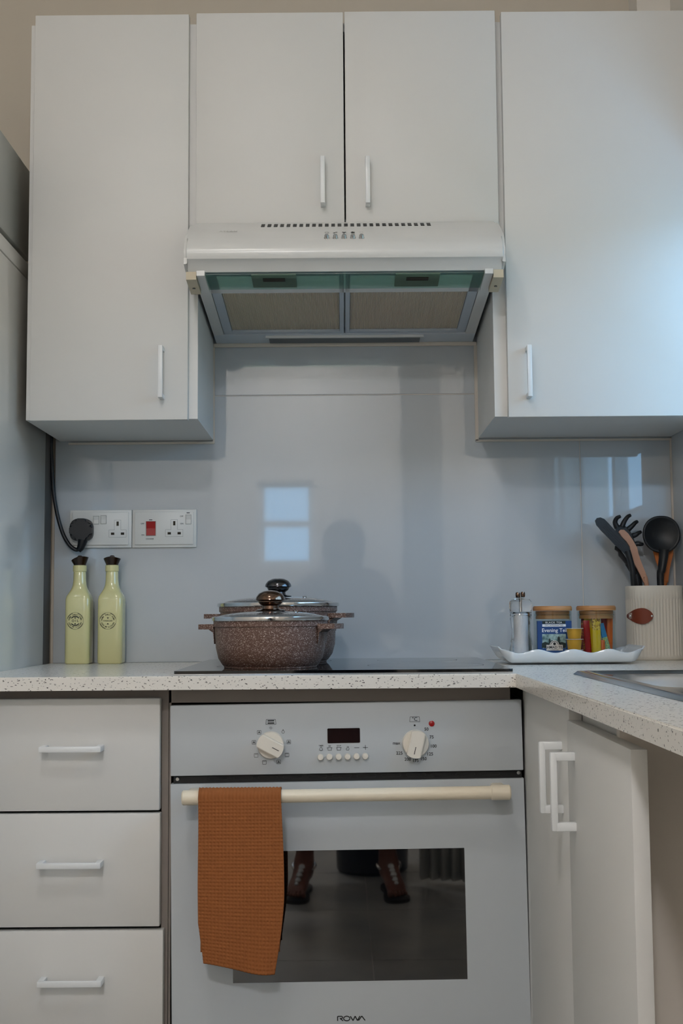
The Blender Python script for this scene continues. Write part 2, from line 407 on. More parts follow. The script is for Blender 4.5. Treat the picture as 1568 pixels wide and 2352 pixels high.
# sealant beads round the niche
CLX, CRX = P(490, 1008, y=0).x, P(1098, 1005, y=0).x                    # inner faces of the two tall wall cabinets
LZB, DZT = 0.483+Z0, 1.3055+Z0
bm = B(); HB = 0.7034+Z0
box(bm, CLX, CRX, -0.006, 0, HB-0.010, HB-0.001, bev=0.002); structure('trim_2', bm, 'sealant')
structure('trim_3', BX(CLX-0.001, CLX+0.003, -0.004, 0, LZB-0.004, HB-0.01), 'sealant')
structure('trim_4', BX(CRX-0.007, CRX+0.001, -0.005, 0, LZB-0.004, HB-0.01, bev=0.001), 'sealant')
structure('trim_5', BX(-0.61, CLX+0.002, -0.005, 0, LZB-0.005, LZB-0.0005), 'sealant')
structure('trim_6', BX(CRX-0.006, XR, -0.005, 0, LZB-0.005, LZB-0.0005), 'sealant')
structure('trim_7', BX(XR-0.004, XR, -0.004, 0, Z0, LZB-0.005), 'sealant')
# hillside outside the window
bm = B(); prism(bm, [(5, -3), (60, -3), (60, 9), (34, 6.5), (12, 2.4)], lambda u, v, d: Vector((u, d, v)), -40, 40)
structure('hillside', bm, 'hill')

# ------------------------------------------------------------------ wall cabinets
YD, YCF = -0.310, -0.2915                   # door face, carcass front
def bar_handle_v(parent, x, z0, z1, yf, proud=0.028, wd=0.009):
    bm = B(); t_ = 0.009
    box(bm, x-wd/2, x+wd/2, yf-proud, yf-proud+0.006, z0, z1, bev=0.0012)
    box(bm, x-wd/2, x+wd/2, yf-proud+0.004, yf+0.0005, z0, z0+t_, bev=0.001)
    box(bm, x-wd/2, x+wd/2, yf-proud+0.004, yf+0.0005, z1-t_, z1, bev=0.001)
    return obj('handle', bm, 'handle_white', parent, 40)
def carcass(x0, x1, z0, z1, t_=0.018, stile=0.0):
    bm = B()
    if stile: box(bm, x0+t_, x0+t_+stile, YCF, YCF+0.018, z0+t_, z1-t_)
    box(bm, x0, x0+t_, YCF, -0.001, z0, z1); box(bm, x1-t_, x1, YCF, -0.001, z0, z1)
    box(bm, x0+t_, x1-t_, YCF+0.001, -0.001, z0, z0+t_); box(bm, x0+t_, x1-t_, YCF+0.001, -0.001, z1-t_, z1)
    box(bm, x0+t_, x1-t_, -0.012, -0.001, z0+t_, z1-t_); return bm
def door(parent, x0, x1, z0, z1, rz=0):
    return obj('door', BX(x0, x1, YD, YCF-0.0005, z0, z1, bev=0.0012), 'white_laminate', parent, 40)
c = thing('wall_cabinet', 'tall white wall cabinet with one door, hanging above the socket plates', 'cabinet', (-0.46, 0, LZB))
obj('carcass', carcass(-0.629, CLX, LZB+0.003, DZT-0.012), 'carcass_white', c)
d = door(c, -0.6170, -0.3085, LZB-0.001, DZT)
h0, h1 = P(367, 912, y=YD-0.028), P(367, 792, y=YD-0.028); bar_handle_v(d, h0.x, h0.z, h1.z, YD)
c = thing('wall_cabinet', 'short white two-door wall cabinet directly above the cooker hood', 'cabinet', (0, 0, 1.77))
obj('carcass', carcass(CLX+0.001, CRX-0.001, 1.768, DZT-0.012), 'carcass_white', c)
SX = P(791, 300, y=YD).x
d = door(c, -0.2935, SX-0.0015, 1.766, DZT+0.002)
h0, h1 = P(741, 465, y=YD-0.028), P(741, 357, y=YD-0.028); bar_handle_v(d, h0.x, h0.z, h1.z, YD)
d = door(c, SX+0.0015, P(1145, 500, y=YD).x, 1.766, DZT+0.003)
h0, h1 = P(845, 465, y=YD-0.028), P(845, 357, y=YD-0.028); bar_handle_v(d, h0.x, h0.z, h1.z, YD)
c = thing('wall_cabinet', 'tall white wall cabinet with one wide door, in the corner above the utensil canister', 'cabinet', (0.5, 0, LZB))
obj('carcass', carcass(CRX, XR-0.001, LZB+0.003, DZT-0.012, stile=0.03), 'carcass_white', c)
d = door(c, P(1168, 955, y=YD).x, XR-0.002, LZB-0.001, DZT)
h0, h1 = P(1218, 910, y=YD-0.028), P(1218, 791, y=YD-0.028); bar_handle_v(d, h0.x, h0.z, h1.z, YD)

# ------------------------------------------------------------------ cooker hood
H = thing('cooker_hood', 'white visor cooker hood with push buttons, fixed between the wall cabinets', 'cooker hood', (0, 0, HB))
def uz(y): return HB + (-y/0.43)*0.039      # sloping underside
Z = lambda v: v+Z0
prof = [(y_, P(790, row_, y=y_).z) for y_, row_ in ((-0.312, 510.5), (-0.335, 514), (-0.355, 519), (-0.380, 526), (-0.405, 535), (-0.425, 545), (-0.438, 555), (-0.4455, 567), (-0.4465, 580), (-0.443, 592), (-0.436, 600))] + [(-0.425, uz(-0.425)), (-0.312, uz(-0.312))]
bm = B(); prism(bm, prof, YZ, -0.300, 0.300)
es = [e for e in bm.edges if abs(e.verts[0].co.x-e.verts[1].co.x) < 1e-6 and min(e.verts[0].co.y, e.verts[1].co.y) < -0.313]
bmesh.ops.bevel(bm, geom=es, offset=0.006, segments=3, affect='EDGES')
obj('canopy', bm, 'hood_white', H, 30)
bm = B(); prism(bm, [(-0.3115, Z(0.8615)), (-0.002, Z(0.8615)), (-0.002, uz(-0.002)+0.012), (-0.3115, uz(-0.3115)+0.012)], YZ, -0.283, 0.283)
obj('housing', bm, 'hood_under', H)
def under(name, x0, x1, y0, y1, dz0, dz1, material, parent=H, bev=0):
    """slab following the sloping underside; y0 < y1; dz measured downwards"""
    bm = B(); prism(bm, [(y0, uz(y0)-dz0), (y1, uz(y1)-dz0), (y1, uz(y1)-dz1), (y0, uz(y0)-dz1)], YZ, x0, x1); return obj(name, bm, material, parent)
under('side_rail', -0.284, -0.262, -0.424, -0.062, -0.012, 0.002, 'hood_white'); under('side_rail', 0.262, 0.284, -0.424, -0.062, -0.012, 0.002, 'hood_white')
under('back_rail', -0.284, 0.284, -0.062, -0.001, -0.012, 0.002, 'hood_under')
under('light_cover', -0.165, 0.165, -0.052, -0.016, -0.001, 0.006, 'lens_smoke')
under('light_trim', -0.172, 0.172, -0.0575, -0.0525, -0.001, 0.007, 'hood_white')
def filt(x0, x1):
    fy0, fy1 = -0.422, -0.064
    bm = B()
    frame(bm, [(x0, fy0), (x1, fy0), (x1, fy1), (x0, fy1)], [(x0+0.018, fy0+0.02), (x1-0.009, fy0+0.02), (x1-0.009, fy1-0.012), (x0+0.018, fy1-0.012)] if x0 < -0.1 else
          [(x0+0.009, fy0+0.02), (x1-0.018, fy0+0.02), (x1-0.018, fy1-0.012), (x0+0.009, fy1-0.012)], lambda u, v, d: Vector((u, v, uz(v)-d)), -0.008, 0.0)
    f = obj('grease_filter', bm, 'hood_frame', H)
    ix0, ix1 = (x0+0.018, x1-0.009) if x0 < -0.1 else (x0+0.009, x1-0.018)
    bm = B(); N = 150; prev = None
    for i in range(N+1):
        x = ix0 + (ix1-ix0)*i/N; dd = -0.004 if i % 2 else -0.0065
        a = bm.verts.new((x, fy0+0.02, uz(fy0+0.02)-dd)); b = bm.verts.new((x, fy1-0.012, uz(fy1-0.012)-dd))
        if prev: bm.faces.new((prev[0], a, b, prev[1]))
        prev = (a, b)
    obj('mesh_pleats', bm, 'filter_mesh', f)
    mx = (P(630, 632, y=-0.38).x if x0 < -0.1 else P(957, 630, y=-0.38).x)
    la = under('latch', mx-0.042, mx+0.042, -0.415, -0.35, -0.002, 0.003, 'latch_olive', f)
    under('latch_grip', mx-0.021, mx+0.021, -0.400, -0.385, 0.003, 0.0045, 'slot_dark', f)
filt(-0.261, -0.0015); filt(0.0015, 0.261)
under('visor', -0.262, 0.262, -0.4235, -0.345, 0.0030, 0.0045, 'visor_glass')
for s in (-1, 1):
    xa, xb = sorted((s*0.262, s*0.277)); under('visor_clip', xa, xb, -0.434, -0.342, 0.0005, 0.010, 'hood_white')
    xa, xb = sorted((s*0.278, s*0.297)); k = under('bracket', xa, xb, -0.430, -0.352, 0.001, 0.016, 'beige_plastic')
    bm = B(); lathe(bm, disc_prof(0.003, 0.002), (s*0.2875, -0.385, uz(-0.385)-0.0175), 12); obj('screw', bm, 'dark_chrome', k)
# air slots along the top slope, buttons and their little symbols
def top_at(y):
    for (y0, z0), (y1, z1) in zip(prof[:-1], prof[1:]):
        if y1 <= y <= y0: return z0 + (z1-z0)*(y0-y)/(y0-y1), math.atan2(z0-z1, y0-y1)
    return Z(0.83), 0.4
s0 = None; SY = -0.347; sz, sa = top_at(SY); X0, X1 = P(604, 517, y=SY).x, P(984, 516, y=SY).x
for i in range(27):
    x = X0 + (X1-X0)*i/26
    if s0 is None:
        bm = BX(-0.0036, 0.0036, -0.0135, 0.0135, -0.004, 0.0006)
        bmesh.ops.rotate(bm, verts=bm.verts, cent=(0, 0, 0), matrix=Matrix.Rotation(sa, 3, 'X'))
        s0 = obj('vent_slot', bm, 'black', H); s0.matrix_parent_inverse = Matrix.Translation(-Vector(H.location)); s0.location = (x, SY, sz)
    else: share('vent_slot', s0, H, x, SY, sz)
mk = B()
for i, px in enumerate((750, 770, 790, 810, 830)):
    y = -0.4265; z, a = top_at(y); x = P(px, 546, y=y).x
    nrm = Vector((0, -math.sin(a), math.cos(a)))
    bm = B(); lathe(bm, [(0, 0), (0.0052, 0), (0.0055, 0.001), (0.0046, 0.0022), (0.0044, 0.006), (0.0036, 0.0078), (0, 0.0086)], (0, 0, 0), 20)
    bmesh.ops.rotate(bm, verts=bm.verts, cent=(0, 0, 0), matrix=Matrix.Rotation(a, 3, 'X')); bmesh.ops.translate(bm, verts=bm.verts, vec=(x, y, z-0.001))
    obj('button', bm, 'chrome', H, 40)
    ys = -0.4040; zs, as_ = top_at(ys); base = Matrix.Rotation(as_, 4, 'X'); o_ = Vector((x, ys, zs+0.0008))
    M = Matrix.Translation(o_) @ base
    def blob(u, v, r):
        c_ = [mk.verts.new(M @ Vector((u+r*math.cos(2*PI*k/10), v+r*math.sin(2*PI*k/10), 0))) for k in range(10)]; mk.faces.new(c_)
    if i in (0, 4):
        for k in range(12):
            q = 2*PI*k/12; blob(0.0034*math.cos(q), 0.0055*math.sin(q), 0.0008 if i == 0 else 0.0005)
    else:
        for k in range(2 if i == 1 else 3 if i == 2 else 5):
            q = 2*PI*k/(2 if i == 1 else 3 if i == 2 else 5)+0.5; blob(0.0025*math.cos(q), 0.0040*math.sin(q), 0.0019)
        blob(0, 0, 0.001)
obj('button_symbol', mk, 'print_black', H)
ys = -0.392; zs, as_ = top_at(ys)
bm = B(); text(bm, 'ATLAN', Vector((P(524, 530, y=ys).x, ys, zs+0.0008)), 0.0125, sp=1.25, sx=0.75, base=Matrix.Rotation(as_, 4, 'X')); obj('maker_lettering', bm, 'print_faint', H)

# ------------------------------------------------------------------ fridge, microwave
FX = P(109, 1300, y=-0.035).x
fz = 1.687
F = thing('fridge', 'tall pale grey fridge whose glossy side stands against the worktop end', 'fridge', (FX-0.3, -0.36, 0))
mat('fridge_side', (220, 217, 209), 0.16)
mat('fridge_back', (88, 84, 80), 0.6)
obj('cabinet', BX(FX-0.60, FX, -0.66, -0.062, 0.02, fz, bev=0.004), 'fridge_side', F, 40)
obj('top_cap', BX(FX-0.60, FX, -0.66, -0.062, fz+0.0015, fz+0.034, bev=0.004), 'fridge_side', F, 40)
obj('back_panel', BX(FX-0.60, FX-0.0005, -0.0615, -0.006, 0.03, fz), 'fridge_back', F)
for zz in ((0.06, 0.60), (0.61, fz)): obj('door', BX(FX-0.60, FX, -0.72, -0.664, zz[0], zz[1], bev=0.008), 'fridge_side', F, 40)
for xx in (-0.55, -0.05):
    for yy in (-0.60, -0.09): obj('foot', lathe(B(), disc_prof(0.02, 0.02), (FX+xx, yy, 0.0), 16), 'rubber_black', F)
mb, mt_ = fz+0.0475, 1.922
M_ = thing('microwave', 'grey metal microwave sitting on top of the fridge', 'microwave', (FX-0.24, -0.4, mb-0.012))
mat('microwave_metal', (170, 172, 166), 0.3, metal=0.25)
obj('casing', BX(FX-0.46, FX-0.004, -0.55, -0.19, mb, mt_, bev=0.005), 'microwave_metal', M_, 40)
obj('door', BX(FX-0.46, FX-0.13, -0.57, -0.551, mb, mt_, bev=0.004), 'black_gloss', M_, 40)
obj('control_panel', BX(FX-0.127, FX-0.004, -0.57, -0.551, mb, mt_, bev=0.004), 'microwave_metal', M_, 40)
for xx in (-0.42, -0.05):
    for yy in (-0.52, -0.23): obj('foot', lathe(B(), disc_prof(0.012, 0.0115), (FX+xx, yy, mb-0.012), 14), 'rubber_black', M_)
q = P(7, 553, x=FX-0.004); obj('screw', lathe(B(), disc_prof(0.004, 0.003, 0.001), (FX-0.005, q.y, q.z), 14, axis='x'), 'chrome', M_, 40)

# ------------------------------------------------------------------ base units
YO = -0.577                                  # front plane of drawers and oven
D = thing('drawer_unit', 'white three-drawer base unit below the bottles', 'drawers', (-0.475, -0.3, 0))
bm = B(); CF = -0.556
box(bm, FX+0.003, -0.630, CF, -0.02, 0.10, Z0-0.026); box(bm, -0.319, -0.3075, CF, -0.02, 0.10, Z0-0.026)
box(bm, -0.630, -0.319, CF, -0.02, 0.10, 0.118); box(bm, -0.630, -0.319, -0.03, -0.02, 0.118, Z0-0.026); box(bm, -0.630, -0.319, CF, CF+0.08, Z0-0.042, Z0-0.026)
box(bm, FX+0.003, -0.3075, -0.50, -0.48, 0.0, 0.10)
obj('carcass', bm, 'carcass_taupe', D)
def bar_handle_h(parent, x0, x1, z, yf, proud=0.030, hh=0.0095):
    bm = B(); box(bm, x0, x1, yf-proud, yf-proud+0.007, z-hh/2, z+hh/2, bev=0.0012)
    for a, b in ((x0, x0+0.010), (x1-0.010, x1)): box(bm, a, b, yf-proud+0.005, yf+0.0005, z-hh/2, z+hh/2, bev=0.001)
    return obj('handle', bm, 'handle_white', parent, 40)
for (t0, t1, xr, hy, ha, hb) in ((1604, 1862, 367, 1720, 88, 231), (1868, 2129, 367, 1988, 82, 230), (2137, 2400, 374, 2260, 84, 232)):
    xr_ = P(xr, (t0+t1)/2, y=YO).x; za, zb = P(300, t0, y=YO).z, P(300, t1, y=YO).z
    dr = obj('drawer', BX(-0.633, xr_, YO, CF-0.001, zb, za, bev=0.0022), 'white_laminate', D, 40)
    bm = B(); box(bm, -0.61, -0.335, CF, -0.06, zb+0.03, zb+0.04); box(bm, -0.61, -0.60, CF, -0.06, zb+0.04, za-0.05); box(bm, -0.345, -0.335, CF, -0.06, zb+0.04, za-0.05); obj('drawer_box', bm, 'carcass_white', dr)
    bar_handle_h(dr, P(ha, hy, y=YO-0.03).x, P(hb, hy, y=YO-0.03).x, P(160, hy+2, y=YO-0.03).z, YO)
K = thing('oven_housing', 'taupe oven housing unit framing the built-in oven', 'cabinet', (0, -0.3, 0))
bm = B()
box(bm, -0.3025, 0.2760, CF-0.004, -0.02, Z0-0.0480, Z0-0.0230)
obj('top_rail', bm, 'carcass_taupe', K)
obj('side_panel', BX(-0.3065, -0.3030, CF, -0.02, 0.0, Z0-0.0485), 'carcass_taupe', K); obj('side_panel', BX(0.2990, 0.3020, CF, -0.02, 0.0, Z0-0.0485), 'carcass_taupe', K)
obj('shelf', BX(-0.3025, 0.2985, CF+0.02, -0.02, 0.19, 0.225), 'carcass_taupe', K)
obj('plinth', BX(-0.3025, 0.2985, CF+0.02, CF+0.036, 0.0, 0.188), 'white_laminate', K)
# sink cabinet on the right return
RXE = 0.2765                                 # worktop edge of the return
RX = 0.294                                   # door face of the sink unit
S = thing('sink_cabinet', 'white two-door cabinet under the sink, beside the oven', 'cabinet', (0.5, -0.95, 0))
bm = B(); y0c, y1c = -1.245, -0.60
CX = RX+0.019
box(bm, CX, XR-0.004, y0c+0.018, y0c+0.036, 0.1, Z0-0.19); box(bm, CX, XR-0.004, y1c-0.018, y1c, 0.1, Z0-0.19); box(bm, CX, XR-0.004, y0c+0.036, y1c-0.018, 0.1, 0.118)
box(bm, CX, CX+0.018, y0c+0.018, y1c, Z0-0.060, Z0-0.0230)
obj('carcass', bm, 'carcass_white', S)
obj('end_panel', BX(CX-0.006, XR-0.004, y0c, y0c+0.017, 0.0, Z0-0.0230), 'panel_taupe', S)
obj('plinth', BX(CX+0.05, CX+0.066, y0c+0.018, y1c, 0, 0.1), 'white_laminate', S)
obj('corner_filler', BX(RX+0.004, CX+0.018, y1c+0.001, y1c+0.04, 0.0, Z0-0.0230), 'white_laminate', S)
ya, yb, yc = P(1210, 1700, x=RX).y, P(1307, 1700, x=RX).y, P(1456, 1800, x=RX).y
zt = Z0-0.030
d1 = obj('door', BX(RX, CX-0.001, yb+0.001, min(ya, y1c-0.001), 0.11, zt+0.002, bev=0.0012), 'white_laminate', S, 40)
d2 = obj('door', BX(RX-0.003, CX-0.004, yc, yb-0.001, 0.11, zt-0.014, bev=0.0012), 'white_laminate', S, 40)
def bar_handle_x(parent, y, z0, z1, xf, proud=0.032, wd=0.010):
    bm = B(); box(bm, xf-proud, xf-proud+0.009, y-wd/2, y+wd/2, z0, z1, bev=0.002)
    for a, b in ((z0, z0+0.011), (z1-0.011, z1)): box(bm, xf-proud+0.006, xf+0.0005, y-wd/2, y+wd/2, a, b, bev=0.0012)
    return obj('handle', bm, 'handle_white', parent, 40)
y1h = P(1291, 1800, x=RX).y; bar_handle_x(d1, y1h, P(1250, 1878, x=RX-0.032).z, P(1250, 1712, x=RX-0.032).z, RX)
y2h = P(1325, 1800, x=RX).y; bar_handle_x(d2, y2h, P(1275, 1913, x=RX-0.032).z, P(1275, 1733, x=RX-0.032).z, RX-0.003)

# ------------------------------------------------------------------ worktop, sink, hob
SKX0, SKX1, SKY0, SKY1 = 0.365, 0.655, -1.42, -0.645
bm = B(); wt0, wt1 = Z0-0.0225, Z0
Wt = thing('worktop', 'white speckled stone worktop running round the corner to the sink', 'worktop', (0, -0.3, wt0))
bm = B()
pts = [(FX+0.001, -0.001), (XR-0.001, -0.001), (XR-0.001, -2.0), (RXE, -2.0), (RXE, -0.627), (FX+0.001, -0.627)]
hole = [(SKX0+0.02, SKY1-0.02), (SKX1-0.02, SKY1-0.02), (SKX1-0.02, SKY0+0.02), (SKX0+0.02, SKY0+0.02)]
xs = sorted({FX+0.001, RXE, hole[0][0], hole[1][0], XR-0.001}); ys_ = sorted({-2.0, hole[2][1], hole[0][1], -0.627, -0.001})
vt = {}
def gv(i, j, k):
    if (i, j, k) not in vt: vt[(i, j, k)] = bm.verts.new((xs[i], ys_[j], (wt0, wt1)[k]))
    return vt[(i, j, k)]
def solid(i, j):
    if i < 0 or j < 0 or i >= len(xs)-1 or j >= len(ys_)-1: return False
    cx, cy = (xs[i]+xs[i+1])/2, (ys_[j]+ys_[j+1])/2
    if cy < -0.627 and cx < RXE: return False
    return not (hole[0][0] < cx < hole[1][0] and hole[2][1] < cy < hole[0][1])
for i in range(len(xs)-1):
    for j in range(len(ys_)-1):
        if not solid(i, j): continue
        bm.faces.new((gv(i, j, 1), gv(i+1, j, 1), gv(i+1, j+1, 1), gv(i, j+1, 1))); bm.faces.new((gv(i, j, 0), gv(i, j+1, 0), gv(i+1, j+1, 0), gv(i+1, j, 0)))
        for di, dj, a, b in ((-1, 0, (i, j+1), (i, j)), (1, 0, (i+1, j), (i+1, j+1)), (0, -1, (i, j), (i+1, j)), (0, 1, (i+1, j+1), (i, j+1))):
            if not solid(i+di, j+dj): bm.faces.new((gv(*a, 0), gv(*b, 0), gv(*b, 1), gv(*a, 1)))
bmesh.ops.recalc_face_normals(bm, faces=bm.faces)
es = [e for e in bm.edges if len(e.link_faces) == 2 and abs(e.link_faces[0].normal.dot(e.link_faces[1].normal)) < 0.5 and e.verts[0].co.z > Z0-0.001 and e.verts[1].co.z > Z0-0.001]
bmesh.ops.bevel(bm, geom=es, offset=0.0018, segments=2, affect='EDGES')
obj('slab', bm, 'worktop_stone', Wt)
SK = thing('kitchen_sink', 'stainless steel sink with drainer let into the worktop', 'sink', (0.5, -1.0, Z0-0.15))
bm = B()
BX0, BX1, BY0, BY1 = SKX0+0.045, SKX1-0.035, SKY0+0.36, SKY1-0.055
zr = Z0+0.0055
out_ = rrect(SKX0, SKX1, SKY0, SKY1, 0.02, 6); mid_ = rrect(SKX0+0.006, SKX1-0.006, SKY0+0.006, SKY1-0.006, 0.018, 6)
inn = rrect(SKX0+0.022, SKX1-0.018, SKY0+0.022, SKY1-0.020, 0.016, 6); dish = rrect(SKX0+0.030, SKX1-0.026, SKY0+0.030, SKY1-0.028, 0.014, 6)
rl = [[bm.verts.new((u, v, z)) for u, v in pl] for pl, z in ((out_, Z0+0.0004), (mid_, zr), (inn, zr), (dish, Z0+0.001))]
for a, b in zip(rl[:-1], rl[1:]):
    for i in range(len(a)): bm.faces.new((a[i], a[(i+1) % len(a)], b[(i+1) % len(a)], b[i]))
bw = rrect(BX0, BX1, BY0, BY1, 0.05, 6); r0_ = [bm.verts.new((u, v, Z0+0.001)) for u, v in bw]
n_ = len(bw)
for i in range(n_): bm.faces.new((rl[-1][i], rl[-1][(i+1) % n_], r0_[(i+1) % n_], r0_[i]))
obj('rim', bm, 'steel', SK, 50)
bm = B(); prev = [bm.verts.new((u, v, Z0+0.001)) for u, v in bw]; cx_, cy_ = (BX0+BX1)/2, (BY0+BY1)/2
for k, zz in ((0.985, -0.01), (0.96, -0.12), (0.90, -0.145), (0.80, -0.150), (0.12, -0.155)):
    nx = [bm.verts.new((cx_+(u-cx_)*k, cy_+(v-cy_)*k, Z0+zz)) for u, v in bw]
    for i in range(n_): bm.faces.new((prev[i], prev[(i+1) % n_], nx[(i+1) % n_], nx[i]))
    prev = nx
bm.faces.new(prev); obj('basin', bm, 'steel', SK, 50)
obj('drain', lathe(B(), [(0, 0.002), (0.02, 0.001), (0.03, 0.004), (0.034, 0.001)], (cx_, cy_, Z0-0.154), 24), 'chrome', SK, 40)
for i in range(5):
    yy = SKY0+0.06+i*0.055; obj('drainer_rib', BX(SKX0+0.06, SKX1-0.06, yy, yy+0.012, Z0+0.0012, Z0+0.0042, bev=0.0012), 'steel', SK, 40)
HBX0, HBX1 = P(398, 1549, y=-0.602).x, P(1179, 1541, y=-0.602).x
HB_ = thing('induction_hob', 'flat black glass hob set in the worktop above the oven', 'hob', ((HBX0+HBX1)/2, -0.3, Z0))
obj('trim', BX(HBX0+0.001, HBX1-0.001, -0.6005, -0.047, Z0+0.0003, Z0+0.0022), 'steel', HB_)
obj('glass', prism(B(), rrect(HBX0, HBX1, -0.602, -0.0455, 0.008), XY, Z0+0.0023, Z0+0.0072), 'black_gloss', HB_)
for cx, cy, rr in ((-0.14, -0.42, 0.09), (-0.13, -0.17, 0.105), (0.15, -0.42, 0.105), (0.15, -0.17, 0.08)):
    cx += (HBX0+HBX1)/2; bm = B()
    for k in range(48):
        a, b = 2*PI*k/48, 2*PI*(k+1)/48
        quad(bm, [(cx+rr*math.cos(a), cy+rr*math.sin(a), Z0+0.0074), (cx+rr*math.cos(b), cy+rr*math.sin(b), Z0+0.0074), (cx+(rr+.001)*math.cos(b), cy+(rr+.001)*math.sin(b), Z0+0.0074), (cx+(rr+.001)*math.cos(a), cy+(rr+.001)*math.sin(a), Z0+0.0074)])
    obj('zone_print', bm, 'print_grey', HB_)

# ------------------------------------------------------------------ oven (hung very slightly out of level)
OTH = -0.0095
OC = Vector((-0.0020, YO, Z0-0.34))
O = thing('built_in_oven', 'white built-in oven with two knobs and a dark glass window', 'oven', OC)
def OV(px, py, y=YO):                        # pixel on the oven front -> the oven's own level frame
    p = P(px, py, y=y); dx, dz = p.x-OC.x, p.z-OC.z
    return Vector((OC.x + dx*math.cos(-OTH) + dz*math.sin(-OTH), y, OC.z - dx*math.sin(-OTH) + dz*math.cos(-OTH)))
ox0, ox1 = OC.x-0.2975, OC.x+0.2975
oz1 = OV(793, 1614).z; oz2 = OV(793, 1776).z; oz3 = OV(793, 1790).z; oz4 = 0.245
obj('body', BX(ox0+0.012, ox1-0.012, YO+0.022, -0.06, oz4+0.01, oz1-0.008), 'black', O)
obj('control_panel', BX(ox0, ox1, YO, YO+0.021, oz2, oz1, bev=0.0015), 'appliance_white', O, 40)
v_ = obj('vent_strip', BX(ox0+0.004, ox1-0.002, YO+0.009, YO+0.021, oz3-0.004, oz2-0.0005), 'black', O)
mat('vent_dark', (26, 27, 28), 0.45)
for i in range(12):
    x = OV(500+i*57, 1785).x; bm = B(); frame(bm, rrect(x-0.017, x+0.017, oz3+0.001, oz2-0.003, 0.003, 3), rrect(x-0.0155, x+0.0155, oz3+0.0022, oz2-0.0042, 0.002, 3), XZ, YO+0.0075, YO+0.009); obj('louvre', bm, 'vent_dark', v_)
for px in (406, 1192):
    q = OV(px, 1791 if px < 800 else 1776); obj('screw', lathe(B(), disc_prof(0.0032, 0.002, 0.0006), (q.x, YO+0.0065, q.z), 14, axis='y'), 'chrome', v_, 40)
dz0 = oz4; dz1 = oz3-0.0035
gx0, gx1 = OV(534, 2150).x, OV(1071, 2150).x; gz0, gz1 = OV(800, 2254).z, OV(860, 1951).z
bm = B(); frame(bm, [(ox0, dz0), (ox1, dz0), (ox1, dz1), (ox0, dz1)], [(gx0, gz0), (gx1, gz0), (gx1, gz1), (gx0, gz1)], XZ, YO, YO+0.021)
DO = obj('door', bm, 'appliance_white', O)
obj('door_glass', BX(gx0, gx1, YO+0.0006, YO+0.006, gz0, gz1), 'oven_glass', DO)
bx0, bx1 = OV(418, 1833, YO-0.05).x, OV(1172, 1819, YO-0.05).x; bz = OV(800, 1826, YO-0.05).z
HD = obj('handle', lathe(B(), disc_prof(0.0108, bx1-bx0-0.004, 0.001), (bx0+0.002, YO-0.05, bz), 28, axis='x'), 'bar_cream', DO, 40)
for a, b in ((bx0, bx0+0.033), (bx1-0.033, bx1)):
    bm = B(); lathe(bm, disc_prof(0.0122, b-a, 0.002), (a, YO-0.05, bz), 28, axis='x'); box(bm, a+0.006, b-0.006, YO-0.05, YO+0.0005, bz-0.009, bz+0.009, bev=0.003); obj('handle_mount', bm, 'bar_cream', HD, 40)
yp = YO-0.0004
def knob(px, py, ang, mark):
    q = OV(px, py); R_ = 0.0228
    bm = B(); lathe(bm, [(0, 0), (R_, 0), (R_, -0.006), (R_-0.0015, -0.009), (0, -0.009)], (q.x, YO, q.z), 40, axis='y')
    k = obj('knob', bm, 'knob_cream', O, 40)
    # raised grip across the dial
    bm = B(); hw = 0.0118; n = 14; a_ = math.asin(hw/R_)
    poly = [(R_*math.cos(-a_+2*a_*i/n), R_*math.sin(-a_+2*a_*i/n)) for i in range(n+1)] + [(R_*math.cos(PI-a_+2*a_*i/n), R_*math.sin(PI-a_+2*a_*i/n)) for i in range(n+1)]
    ca, sa = math.cos(ang), math.sin(ang)
    prism(bm, [(q.x+(u*ca-v*sa)*0.995, q.z+(u*sa+v*ca)*0.995) for u, v in poly], XZ, YO-0.0088, YO-0.024)
    bmesh.ops.bevel(bm, geom=[e for e in bm.edges if abs(e.verts[0].co.y-(YO-0.024)) < 1e-5 and abs(e.verts[1].co.y-(YO-0.024)) < 1e-5], offset=0.0015, segments=2, affect='EDGES')
    obj('grip', bm, 'knob_cream', k, 40)
    bm = B(); yk = YO-0.0243; c_ = Vector((q.x, yk, q.z)); d_ = Vector((ca, 0, sa)); line(bm, c_+d_*0.004, c_+d_*0.0165, 0.0011); obj('pointer', bm, 'print_black', k)
    return q
q1 = knob(622, 1711, math.radians(-28), 0); q2 = knob(954, 1707, math.radians(-104), 0)
bm = B()
def icon(px, py, kind):
    q = OV(px, py); s = 0.0031; c_ = Vector((q.x, yp, q.z)); X_, Z_ = Vector((1, 0, 0)), Vector((0, 0, 1)); t_ = 0.0005
    if kind != 'lamp':
        for a, b in (((-1, -1), (1, -1)), ((1, -1), (1, 1)), ((1, 1), (-1, 1)), ((-1, 1), (-1, -1))): line(bm, c_+X_*a[0]*s+Z_*a[1]*s, c_+X_*b[0]*s+Z_*b[1]*s, t_)
    if kind == 'fan':
        for a in (90, 215, 325): line(bm, c_, c_+Vector((math.cos(math.radians(a)), 0, math.sin(math.radians(a))))*s*0.7, 0.0011)
    if kind == 'top': line(bm, c_+X_*-s*0.7+Z_*s*0.6, c_+X_*s*0.7+Z_*s*0.6, t_)
    if kind == 'both': line(bm, c_+X_*-s*0.7+Z_*s*0.6, c_+X_*s*0.7+Z_*s*0.6, t_); line(bm, c_-X_*s*0.7-Z_*s*0.6, c_+X_*s*0.7-Z_*s*0.6, t_)
    if kind == 'lamp': ring(bm, c_, 0.0020, 0.0026, 16); line(bm, c_+Z_*0.0024, c_+Z_*0.0042, 0.0012)
